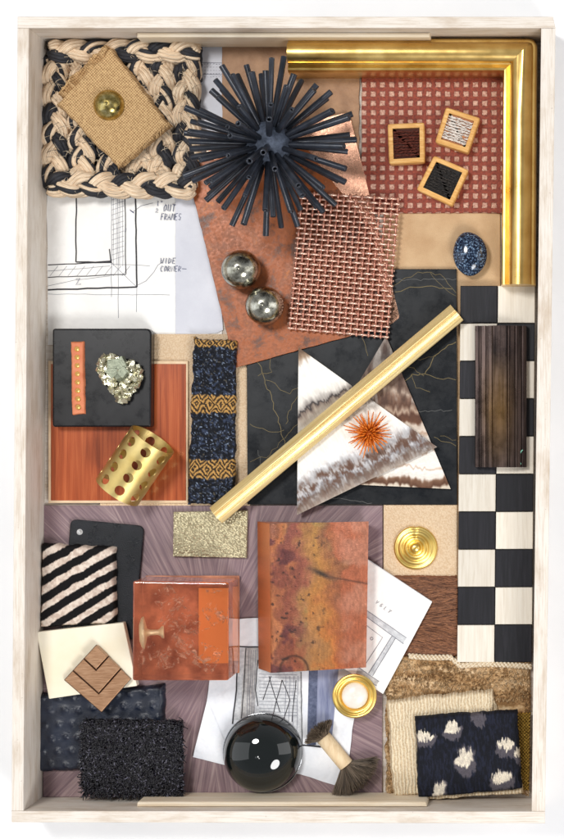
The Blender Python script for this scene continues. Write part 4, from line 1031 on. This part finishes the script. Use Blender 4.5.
# folded flap
fl = MB(); P_ = [U(207, 700, 8), U(236, 768, 6.4), U(193, 757, 6.3), U(199, 734, 6.3)]
fl.add([(P_[0][0], P_[0][1], 6.4), (P_[1][0], P_[1][1], 6.2), (P_[2][0], P_[2][1], 6.3), (P_[3][0], P_[3][1], 9)], [(0, 1, 3), (3, 1, 2)], False); fl.build('folded_corner', M['paper_cool'], t)
def wash(poly, mat, name, z): MB().add([(*U(*p, z), z) for p in poly][::-1], [tuple(range(len(poly)))], False).build(name, mat, t)
wash([(239, 648), (245, 648), (240, 720), (233.5, 720)], M['wash_lite'], 'pale_wash', 5.8)
wash([(245, 648), (258, 648), (254, 722), (240, 720)], M['wash_grey'], 'grey_wash', 5.85)
wash([(258, 660), (302, 664), (303, 745), (254, 722)], M['wash_lite'], 'pale_wash', 5.9)
wash([(309, 664), (318, 664), (316, 745), (307, 745)], M['wash_navy'], 'navy_wash', 5.85)
wash([(318, 664), (339, 664), (332, 738), (316, 740)], M['wash_blue'], 'blue_wash', 5.9)
draw(t, 'ink_lines', M['ink'], 6.1, [(1.3, [(238.5, 646), (236.5, 690), (232.5, 724)]), (1.3, [(238, 646.5), (258.5, 647)]), (.8, [(246, 648), (244, 690), (241, 722)]), (.9, [(258, 660), (255.5, 690), (258, 706)]), (1.5, [(300, 745), (321, 747)]), (.8, [(271, 676), (263, 700)]), (.8, [(269, 676), (280, 712)]), (.8, [(282, 680), (273, 716)]), (.8, [(282, 680), (290, 700), (282, 724)]), (.8, [(296, 680), (292, 722)]), (.7, [(301, 672), (302, 745)])])
ln_ = [(.4, [(259, 674 + i * 3.4), (297, 675 + i * 3.4)]) for i in range(13)] + [(.45, [(249 + i * 2.2, 650), (247 + i * 2.2, 718)]) for i in range(4)] + [(.45, [(286 + i * 4, 676), (284 + i * 4.2, 740)]) for i in range(4)]
draw(t, 'pencil_lines', M['pencil'], 6.0, ln_)
# right drawing
zr = 12.5
t = thing('panel_drawing', 'white paper with a pencilled panel plan sticking out beside the copper block', 'drawing', *U(395, 620, zr - 1), zr - 1)
pr_ = UP([(432, 602), (383, 694), (300, 640), (346, 546)], zr); MB().prism(pr_, zr - .8, zr, 0).build('paper_sheet', M['paper'], t)
MB().prism(UP([(432, 601.5), (430, 606), (344, 553), (346, 545)], zr - 1), zr - 2.2, zr - 1.2, 0).build('under_sheet', M['paper_cool'], t)
MB().add([(*U(*p, zr), zr + .2) for p in [(367, 610.5), (406.5, 637.5), (403, 644), (366, 617)]][::-1], [(0, 1, 2, 3)], False).build('grey_wash', M['wash_lite'], t)
MB().add([(*U(*p, zr), zr + .25) for p in [(391.5, 636), (395.5, 638.5), (372.5, 676), (368, 673.5)]][::-1], [(0, 1, 2, 3)], False).build('grey_wash', M['wash_lite'], t)
MB().add([(*U(*p, zr), zr + .25) for p in [(358, 667), (379, 681), (376, 686), (356, 674)]][::-1], [(0, 1, 2, 3)], False).build('grey_wash', M['wash_grey'], t)
dl = [(.5, [(366, 610), (406.5, 637.8)]), (.5, [(366, 616.5), (403.5, 644)]), (.5, [(392, 636), (368.5, 673.5)]), (.5, [(395.5, 638), (372.5, 676)]), (.45, [(366, 625), (382.5, 637.5), (365, 665)]), (.6, [(358, 667), (379, 681.5)]), (.5, [(356, 673), (377, 686)])]
dl += [(.5, [(371.7 + 1.4 * math.cos(a), 638.7 + 1.4 * math.sin(a)) for a in np.linspace(0, 6.3, 9)])]
draw(t, 'pencil_lines', M['pencil'], zr + .4, dl, .15)
draw(t, 'handwritten_notes', M['pencil'], zr + .45, write('V G L Y', 375, 603, 3.5, 2.6, .45, .62), .1)

# ------------------------------------------------------------------ amber resin cube
zA = 70.5; zb0 = 5
tp = [U(133, 581, zA), U(228.5, 582.5, zA), U(228.5, 680.5, zA), U(132.5, 680.5, zA)]
t = thing('resin_cube', 'translucent amber resin cube with a brass knob cast inside', 'resin block', *U(186, 628, zb0), zb0)
g = NG('amber resin', .02); nt_ = g.t
g.b.inputs["Transmission Weight"].default_value = 1.0; g.b.inputs["IOR"].default_value = 1.42; g.b.inputs["Base Color"].default_value = C(255, 236, 224)
va = nt_.nodes.new("ShaderNodeVolumeAbsorption"); va.inputs[0].default_value = C(246, 160, 110); va.inputs[1].default_value = 6.0
nt_.links.new(va.outputs[0], nt_.nodes["Material Output"].inputs["Volume"])
M['resin'] = g.m
MB().prism(rnd(tp, 2.2, 3), zb0, zA, 1.8, steps=4).build('resin_body', M['resin'], t)
# interior: orange backing block, cloudy fracture planes, knob
M['amberback'] = var_mat('amber cloud', C(128, 70, 46), C(226, 156, 118), .045, .5, 0, bdist=0)
M['amberlite'] = NG('orange backing', .5, col=C(236, 154, 84)).m
def frac():
    g = NG('pale fracture', .18, .2, col=C(255, 220, 196)); v = g.vec(); n = g.noise(v, .13, 6, .7, .6)
    g.put(g.b.inputs['Alpha'], g.ramp(n, [(.5, 0.0), (.62, .75)])); g.bump(n, 4.0); return g.m
M['frac'] = frac()
cxm = sum(p[0] for p in tp) / 4; cym = sum(p[1] for p in tp) / 4
MB().prism([(cxm - 46.5, cym - 48.5), (cxm + 46.5, cym - 48.5), (cxm + 46.5, cym + 48.5), (cxm - 46.5, cym + 48.5)], zb0 + 1.5, zb0 + 3, 0).build('cloudy_base', M['amberback'], t)
MB().prism([(cxm + 10, cym - 36), (cxm + 43, cym - 36), (cxm + 43, cym + 38), (cxm + 10, cym + 38)], zb0 + 4, zb0 + 7, 0).build('orange_layer', M['amberlite'], t)
def shard(cen, a_len, b_len, ang, tilt, seed, zc_):
    nn = 16; V = []; rs = np.random.RandomState(seed)
    for j in range(nn + 1):
        for i in range(nn + 1):
            u = i / nn - .5; v = j / nn - .5; wv_ = 9 * float(fbm(np.array(u * 5.), np.array(v * 5.), seed)); e_ = 1 - .35 * float(vn(np.array(u * 9), np.array(0.), seed))
            x = u * a_len * e_; y = v * b_len * e_; zz = wv_ * 1.5 + y * math.tan(tilt); V.append((cen[0] + x * math.cos(ang) - y * math.sin(ang), cen[1] + x * math.sin(ang) + y * math.cos(ang), min(zA - 5, max(zb0 + 8, zc_ + zz))))
    F = [(j * (nn + 1) + i, j * (nn + 1) + i + 1, (j + 1) * (nn + 1) + i + 1, (j + 1) * (nn + 1) + i) for j in range(nn) for i in range(nn)]
    return MB().add(V, F, True)
for (dx, dy, a, b, an_, ti, sd, zc_) in [(8, -22, 56, 30, -.45, .5, 1, 30), (-8, 20, 44, 8, .8, .3, 2, 40), (2, 22, 40, 7, -.75, .3, 3, 40), (-20, -30, 36, 22, .2, .3, 9, 22), (-22, 30, 26, 20, .6, .3, 10, 22), (0, 4, 40, 24, -.2, .4, 11, 24), (28, 14, 24, 26, .5, .3, 12, 28), (-40, -28, 10, 26, 0, .4, 13, 50), (20, -34, 30, 9, -.3, 1.0, 4, 26), (-2, -8, 22, 14, .3, .8, 5, 30), (30, 38, 18, 6, .2, .6, 6, 46), (-34, -14, 10, 16, .2, 1.0, 7, 36), (14, -2, 26, 3, .2, .8, 8, 36)]:
    shard((cxm + dx, cym + dy), a, b, an_, ti, sd, zc_).build('fracture', M['frac'], t)
# knob lying on its side inside
kp = [(.02, 0), (8, .3), (14, 2.2), (16, 4.2), (15.6, 5.2), (10, 6.6), (4, 8), (2.8, 11), (2.6, 18), (3.4, 20), (6, 22), (6.2, 24), (.02, 24)]
A = Vector((*U(141, 632, 50), 54)); axk = Vector((1, .03, -.12)).normalized(); e1 = axk.cross(Vector((0, 0, 1))).normalized(); e2 = axk.cross(e1); seg = 28; V = []
for (r_, s_) in kp:
    for k in range(seg): th = 2 * PI * k / seg; V.append(A + axk * s_ + (e1 * math.cos(th) + e2 * math.sin(th)) * r_)
F = [(i * seg + k, i * seg + (k + 1) % seg, (i + 1) * seg + (k + 1) % seg, (i + 1) * seg + k) for i in range(len(kp) - 1) for k in range(seg)]
MB().add(V, F).build('brass_knob', NG('pale brass', .35, .4, col=C(255, 240, 200)).m, t)

# ------------------------------------------------------------------ copper block
zt_, z0_ = 34, 10.2
t = thing('copper_block', 'upright rectangular block clad in heat stained copper', 'metal block', *U(316, 597, z0_), z0_)
TLq, TRq, BRq, BLq = (269.5, 523.5), (368.5, 521.5), (366, 667.5), (270.5, 673)
nn = (110, 160); px = np.linspace(0, 1, nn[0]); py = np.linspace(0, 1, nn[1]); uu, vv = np.meshgrid(px, py)
X = (TLq[0] * (1 - uu) + TRq[0] * uu) * (1 - vv) + (BLq[0] * (1 - uu) + BRq[0] * uu) * vv; Y = (TLq[1] * (1 - uu) + TRq[1] * uu) * (1 - vv) + (BLq[1] * (1 - uu) + BRq[1] * uu) * vv
def cb_col(x, y):
    u = (x - 270) / 98; v = (y - 522) / 148
    wv_ = (fbm(x * .03, y * .03, 3) - .5) * .5 + (fbm(x * .15, y * .15, 5) - .5) * .16; uw = u + wv_
    top = cramp(uw, [(-.1, (150, 92, 70)), (.03, (196, 112, 62)), (.1, (226, 140, 84)), (.17, (150, 84, 76)), (.28, (172, 92, 78)), (.38, (196, 138, 80)), (.5, (200, 152, 74)), (.6, (186, 134, 78)), (.68, (150, 100, 70)), (.74, (198, 108, 70)), (.9, (206, 116, 82)), (1.1, (196, 104, 66))])
    bot = cramp(uw, [(-.1, (210, 130, 84)), (.02, (232, 150, 96)), (.08, (150, 84, 66)), (.2, (176, 92, 62)), (.32, (190, 142, 90)), (.42, (206, 142, 74)), (.52, (226, 130, 54)), (.62, (210, 110, 56)), (.78, (196, 108, 72)), (1.1, (202, 112, 72))])
    c = top * (1 - v)[..., None] + bot * v[..., None]
    m = fbm(x * .07, y * .07, 9); c = lerp(c, (106, 52, 62), sst(.56, .68, m) * sst(.5, .1, u) * .8)
    c = lerp(c, (186, 160, 92), sst(.54, .66, fbm(x * .06, y * .05, 13)) * np.exp(-((u - .38) / .2) ** 2) * .7)
    c = lerp(c, (222, 168, 150), sst(.5, .68, fbm(x * .04, y * .04, 15)) * sst(.6, .8, u) * .45)
    d = fbm(x * .22, y * .22, 21); c = lerp(c, (56, 40, 40), sst(.70, .78, d) * sst(.7, .4, u) * .7)
    c = lerp(c, (50, 44, 48), np.exp(-(((x - 322) * .9 + (y - 574) * -.4) / 8) ** 2 - (((y - 574) * .9 + (x - 322) * -.35) / 2.6) ** 2) * .85)
    c = lerp(c, (92, 56, 44), np.exp(-((y - (577 + (x - 330) * .18)) / .8) ** 2) * sst(326, 334, x) * .7)
    c = lerp(c, (70, 42, 34), np.exp(-((np.hypot(x - 292, y - 664) - 13) / 1.3) ** 2) * sst(664, 655, y) * 0 + np.exp(-((np.hypot(x - 294, y - 670) - 14) / 1.2) ** 2) * .7)
    g_ = c.mean(-1, keepdims=True); c = g_ + (c - g_) * .82; c = c * np.array((.95, .88, .82))
    return c * (.66 + .3 * fbm(x * .7, y * .22, 25) + .2 * fbm(x * .9, y * .9, 27))[..., None]
k = (H - zt_) / H; V = np.stack([NX + (X - NX) * k, -(NY + (Y - NY) * k), zt_ + 1.3 * np.sin(vv * 5 + 1) * np.exp(-uu * 6) + .8 * (fbm(X * .03, Y * .03, 2) - .5) - 1.2 * np.exp(-uu * 45) - 1.0 * np.exp(-(1 - uu) * 60)], -1).reshape(-1, 3)
i = np.arange(nn[0] * nn[1]).reshape(nn[1], nn[0]); F = np.stack([i[:-1, :-1], i[1:, :-1], i[1:, 1:], i[:-1, 1:]], -1).reshape(-1, 4).tolist()
col = cb_col(X.ravel(), Y.ravel())
# side walls: ring -> base ring
ring = list(i[0, :]) + list(i[1:, -1]) + list(i[-1, -2::-1]) + list(i[-2:0:-1, 0]); L = len(ring); b0 = len(V)
bc = [np.array(U(*p, z0_)) for p in ((257.5, 521.5), (366, 523), (363.5, 664.5), (258.5, 668.5))]
uu_, vv_ = uu.ravel()[ring], vv.ravel()[ring]
lowp = (bc[0] * (1 - uu_)[:, None] + bc[1] * uu_[:, None]) * (1 - vv_)[:, None] + (bc[3] * (1 - uu_)[:, None] + bc[2] * uu_[:, None]) * vv_[:, None]
V = np.r_[V, V[ring], np.c_[lowp, np.full(L, z0_)]]
scol = np.tile(np.array((176., 92., 46.)), (L, 1)) * (.8 + .4 * fbm(vv_ * 12, uu_ * 9, 3))[:, None]
col = np.r_[col, np.tile(np.array((214., 132., 88.)), (L, 1)), scol]
F += [(b0 + (j + 1) % L, b0 + j, b0 + L + j, b0 + L + (j + 1) % L)[::-1] for j in range(L)]
F = [f[::-1] if False else f for f in F]
mk('copper_cladding', V, F, M['copperblock'], t, col=col)
MB().prism(UP([(262, 530), (360, 530), (358, 660), (264, 660)], 9), 4.5, z0_ + .2, 0).build('base_plate', M['marble'], t)

# ------------------------------------------------------------------ black glass dome
cx, cy = U(262, 753.5, 14); zd = 6.5
prof = [(34, zd), (38.6, zd + 1.5), (39, zd + 3), (38.7, zd + 4.5)] + [(38.4 * math.cos(a) ** .85 if a < PI / 2 - .01 else .02, zd + 4.8 + 28 * math.sin(a)) for a in [PI / 2 * i / 20 for i in range(1, 21)]]
t = thing('glass_dome', 'large glossy black glass dome on the crumpled paper drawing', 'glass dome', cx, cy, zd)
MB().lathe(prof, (cx, cy), 72, fn=lambda th: 1 + .012 * math.sin(2 * th + .5) + .006 * math.cos(3 * th)).build('dome', M['cabochon'], t)
ring_ = [(cx + 39.2 * math.cos(a), cy + 39.2 * math.sin(a), zd + 2.2) for a in np.linspace(0, 2 * PI, 73)]
MB().tube(ring_, .7, 6, False).build('polished_rim', NG('polished steel', .15, 1, col=C(170, 172, 176)).m, t)

# ------------------------------------------------------------------ shaving brush
zb_ = 14
t = thing('bristle_brush', 'small brush with a pale wooden grip and taupe bristles at both ends', 'brush', *U(336, 751, 6), 6)
A = Vector((*U(323.5, 737.5, zb_), zb_)); B = Vector((*U(346, 765, zb_), zb_ - .6)); ax = (B - A).normalized()
MB().tube([A - ax * .5, A, A.lerp(B, .5), B, B + ax * .5], [7.0, 7.7, 7.8, 7.7, 7.0], 28).build('grip', M['ferrule'], t)
def tuft(n, org, mean, spread, l0, l1, name, seed, rr0=5.5, flat=1.0, rad=.42):
    rs = np.random.RandomState(seed); mean = np.array(mean) / np.linalg.norm(mean); s1 = np.cross(mean, (0, 0, 1)); s1 /= np.linalg.norm(s1); s2 = np.cross(mean, s1)
    r_ = np.sqrt(rs.uniform(0, 1, n)); th = rs.uniform(0, 6.28, n); a = r_ * np.cos(th); b = r_ * np.sin(th) * flat
    o_ = np.array(org) + s1 * (a * rr0)[:, None] + s2 * (b * rr0)[:, None]
    d = mean + s1 * (a * spread)[:, None] + s2 * (b * spread)[:, None] + rs.normal(0, .06, (n, 3)); d /= np.linalg.norm(d, axis=1, keepdims=True); L_ = rs.uniform(l0, l1, n)
    P = np.zeros((n, 5, 3))
    for j in range(5):
        tt = j / 4; P[:, j] = o_ + d * (L_ * tt)[:, None] + rs.normal(0, .25, (n, 3)) * tt + mean * (-2.0 * tt * tt * r_)[:, None]
    P[..., 2] = np.maximum(P[..., 2], 6.5)
    g_ = rs.uniform(0, 1, n); cc = np.stack([66 + 80 * g_, 57 + 70 * g_, 47 + 60 * g_], -1)
    strands(name, M['bristle'], P, [rad, rad, rad, rad * .8, rad * .4], 3, t, cc)
tuft(2600, B, (ax.x, ax.y, -.05), 1.35, 20, 30, 'long_bristles', 3, 7.0, .5, .38)
tuft(1900, A, (-ax.x, -ax.y, .12), 1.2, 11, 16, 'short_bristles', 5, 6.4, .9, .38)

# ------------------------------------------------------------------ brass knob with pearl, rosette
zk = 10
cx, cy = U(354.5, 696, 18)
t = thing('ring_knob', 'round brass knob with a pearl white centre beside the copper block', 'knob', cx, cy, 6)
MB().lathe([(17.5, 6.2), (19.5, 10), (21.5, 16), (22, 17.5), (21.8, 18.8), (20.8, 19.4), (19.6, 19), (18.6, 17.6), (17.6, 17.4), (17.2, 18.6), (16.2, 19.2), (15, 18.4), (13.6, 15), (12.5, 13.5), (.02, 13.2)], (cx, cy), 64).build('brass_ring', M['brass_bright'], t)
MB().lathe([(13.2, 13.5), (13.0, 15.5)] + [(13.0 * math.cos(a), 15.5 + 6 * math.sin(a)) for a in [PI / 2 * i / 10 for i in range(1, 10)]] + [(.02, 21.5)], (cx, cy), 48).build('pearl_centre', M['pearl'], t)
cx, cy = U(415.5, 548, 9)
rp = [(21.6, 5.2), (21.8, 7), (21.2, 8.6), (19.8, 9.2), (18.4, 8.6), (17.6, 8.0), (16.6, 9.2), (15.0, 10.2), (13.6, 9.6), (12.6, 8.4), (11.8, 8.2), (10.8, 9.8), (9.4, 10.8), (8.0, 10.2), (7.0, 9.0), (6.0, 8.8), (5.2, 9.6), (4.8, 11.4), (3.8, 12.6), (2.0, 13.2), (.02, 13.3)]
mb = MB().lathe(rp, (cx, cy), 72, fn=lambda th: 1 - .05 * math.exp(-((th - PI / 2) / .1) ** 2))
tag(mb.build('brass_rosette', M['brass_bright']), 'round brass rosette with concentric rings on pale shagreen', 'rosette')

# ------------------------------------------------------------------ right lower samples
o = pad('hair_hide', M['hairpad'], [(384, 575), (457, 576), (457, 656), (384, 656)], 5.0, 8.2, .8, 2.2, lambda a, b: 1.1 * (fbm(a * .05, b * .4, 3) - .5) * 2, None, .6, None, 4)
tag(o, 'combed brown hair on hide square below the brass rosette', 'hide')
n = 3600; rs = np.random.RandomState(15); x = rs.uniform(384, 452, n); y = rs.uniform(577, 655, n); P = np.zeros((n, 6, 3)); ln = rs.uniform(9, 20, n)
ff = lambda x, y: .25 * np.sin(y * .09 + 1) + .5 * (fbm(x * .03, y * .05, 2) - .5)
cxp, cyp = x.copy(), y.copy()
for j in range(6):
    if j: a_ = ff(cxp, cyp); cxp = cxp + np.cos(a_) * ln / 5; cyp = cyp + np.sin(a_) * ln / 5 * .8
    cxp = np.clip(cxp, 383, 457.5)
    P[:, j, 0] = NX + (cxp - NX) * .995; P[:, j, 1] = -(NY + (cyp - NY) * .995); P[:, j, 2] = 8.0 + .5 * math.sin(j * .6) + rs.uniform(0, .5, n)
g_ = rs.uniform(0, 1, (n, 1)); strands('brushed_hair', M['bristle'], P, [.3, .35, .35, .35, .3, .15], 3, o, np.array([[78, 44, 26]]) * (1 - g_) + np.array([[168, 114, 78]]) * g_)
def ve_col(a, b):
    n = fbm(a * .05, b * .16, 3); f = fbm(a * .5, b * 1.1, 7)
    c = cramp(n * .6 + f * .4, [(.22, (116, 82, 50)), (.4, (164, 126, 84)), (.52, (196, 160, 116)), (.72, (228, 200, 162))])
    return c
def ve_disp(a, b): return 2.0 * (fbm(a * .25, b * .5, 5) - .5) + 1.5 * (fbm(a * .05, b * .05, 9) - .5)
o = pad('velvet_pile', M['velvet'], [(385, 655), (531, 659), (529, 795), (385, 797)], .4, 9, .8, 4, ve_disp, ve_col, 1.4, None, 6)
tag(o, 'bronze gold pile velvet sample spread under the folded cream cloth', 'fabric sample')
n = 9000; rs = np.random.RandomState(5); x = rs.uniform(387, 529, n); y = rs.uniform(659, 794, n); keep = ~((x > 395) & (y > 700) & (x < 525)); x = x[keep]; y = y[keep]; n = len(x)
P = np.zeros((n, 3, 3)); an = rs.uniform(-.9, .9, n) + PI * 1.4 + 2.2 * (fbm(x * .03, y * .05, 4) - .5); bx, by2 = NX + (x - NX) * .996, -(NY + (y - NY) * .996)
for j in range(3):
    P[:, j, 0] = bx + np.cos(an) * 2.4 * j / 2; P[:, j, 1] = by2 + np.sin(an) * 2.4 * j / 2; P[:, j, 2] = 8.4 + (0, 1.5, 2.0)[j]
strands('pile', M['velvet'], P, [.5, .45, .25], 3, o, ve_col(x, y) * rs.uniform(.75, 1.15, (n, 1)))
t = thing('rope_edge', 'cream twisted edging cord along the top of the bronze velvet', 'cord', *U(430, 656, 9), 9)
for k in range(2):
    path = []
    for i in range(240):
        x = 409 + i * .51; y = 656 + 1.5 * math.sin(i * .03) + 9.5 * max(0.0, min(1, (x - 450) / 10)); ph = i * .42 + k * PI
        p = U(x, y, 10); path.append((p[0] + .0, p[1] + 1.7 * math.cos(ph), 10.2 + 1.3 * math.sin(ph)))
    MB().tube(path, 1.55, 7).build('cord_ply', M['fringe'], t)
t = thing('ribbed_cloth', 'folded cream ribbed cloth under the navy ikat cloth', 'fabric sample', *U(440, 745, 9), 9)
pad('folded_cloth', M['rib'], [(386, 701), (493, 690), (500, 788), (392, 797.5)], 9, 19, 1.0, 3.5, lambda a, b: 1.6 * (fbm(a * .04, b * .04, 4) - .5) * 2, None, 1.0, t, 3)
pad('turned_edge', M['rib'], [(489, 690), (497, 705), (498, 716), (488, 716)], 9, 14, 1.0, 2.0, None, None, .4, t, 5)
o = pad('gold_chain_cloth', M['goldcloth'], [(500, 713), (530.5, 713), (529, 791), (500, 791)], 9.2, 13, .8, 1.5, None, None, .4)
tag(o, 'gold metallic woven cloth strip at the right tray wall', 'fabric sample')
blobs = [(9, 22, 12, 6), (36, 14, 10, 8), (47, 45, 11, 13), (88, 35, 11, 8), (102, 43, 6, 8), (82, 68, 13, 9), (20, 76, 9, 12), (62, 3, 9, 7), (48, 92, 8, 6)]
def ik_col(a, b):
    c = np.zeros(a.shape + (3,)); c[:] = (14, 16, 25); c = lerp(c, (32, 36, 54), sst(.4, .7, fbm(a * .9, b * .2, 3)) * .8)
    drip = (vn(a * .8, b * .02, 5) - .5) * 6 + (vn(a * 1.7, b * .03, 6) - .5) * 4 + (fbm(a * .2, b * .2, 8) - .5) * 6; dx = (fbm(a * .15, b * .15, 12) - .5) * 7
    for (x, y, rx, ry) in blobs:
        # grey halo below-right and white heart
        rx *= .9; ry *= .95; d = np.sqrt(((a - x - 1 + dx) / (rx * 1.05)) ** 2 + ((b - y - 2 + drip) / (ry * 1.25)) ** 2); c = lerp(c, (92, 86, 92), sst(1.08, .9, d) * .85)
        if (x, y) in ((62, 3), (48, 92)): continue
        d2 = np.sqrt(((a - x + dx - .5) / (rx * .86)) ** 2 + ((b - y + 2.0 + drip) / (ry * .72)) ** 2); c = lerp(c, (234, 222, 200), sst(1.08, .82, d2) * (.75 + .25 * vn(a * .9, b * .3, 44)))
    return c * (.9 + .2 * vn(a * 1.3, b * 1.3, 31))[..., None]
t = thing('ikat_cloth', 'navy ikat cloth with white and mauve spots folded on cream cloth', 'fabric sample', *U(468, 755, 18), 18)
pad('folded_front', M['ikat'], [(414.5, 717), (517, 710.5), (522.5, 790), (417.5, 799)], 19.6, 29, .5, 3.5, lambda a, b: 1.5 * (fbm(a * .035, b * .035, 4) - .5) * 2, ik_col, .7, t, 3)
pad('cloth_lining', M['rib'], [(420, 724), (514, 718), (523.5, 794), (419.5, 801)], 16, 21, 1.2, 2, None, None, .8, t, 9)
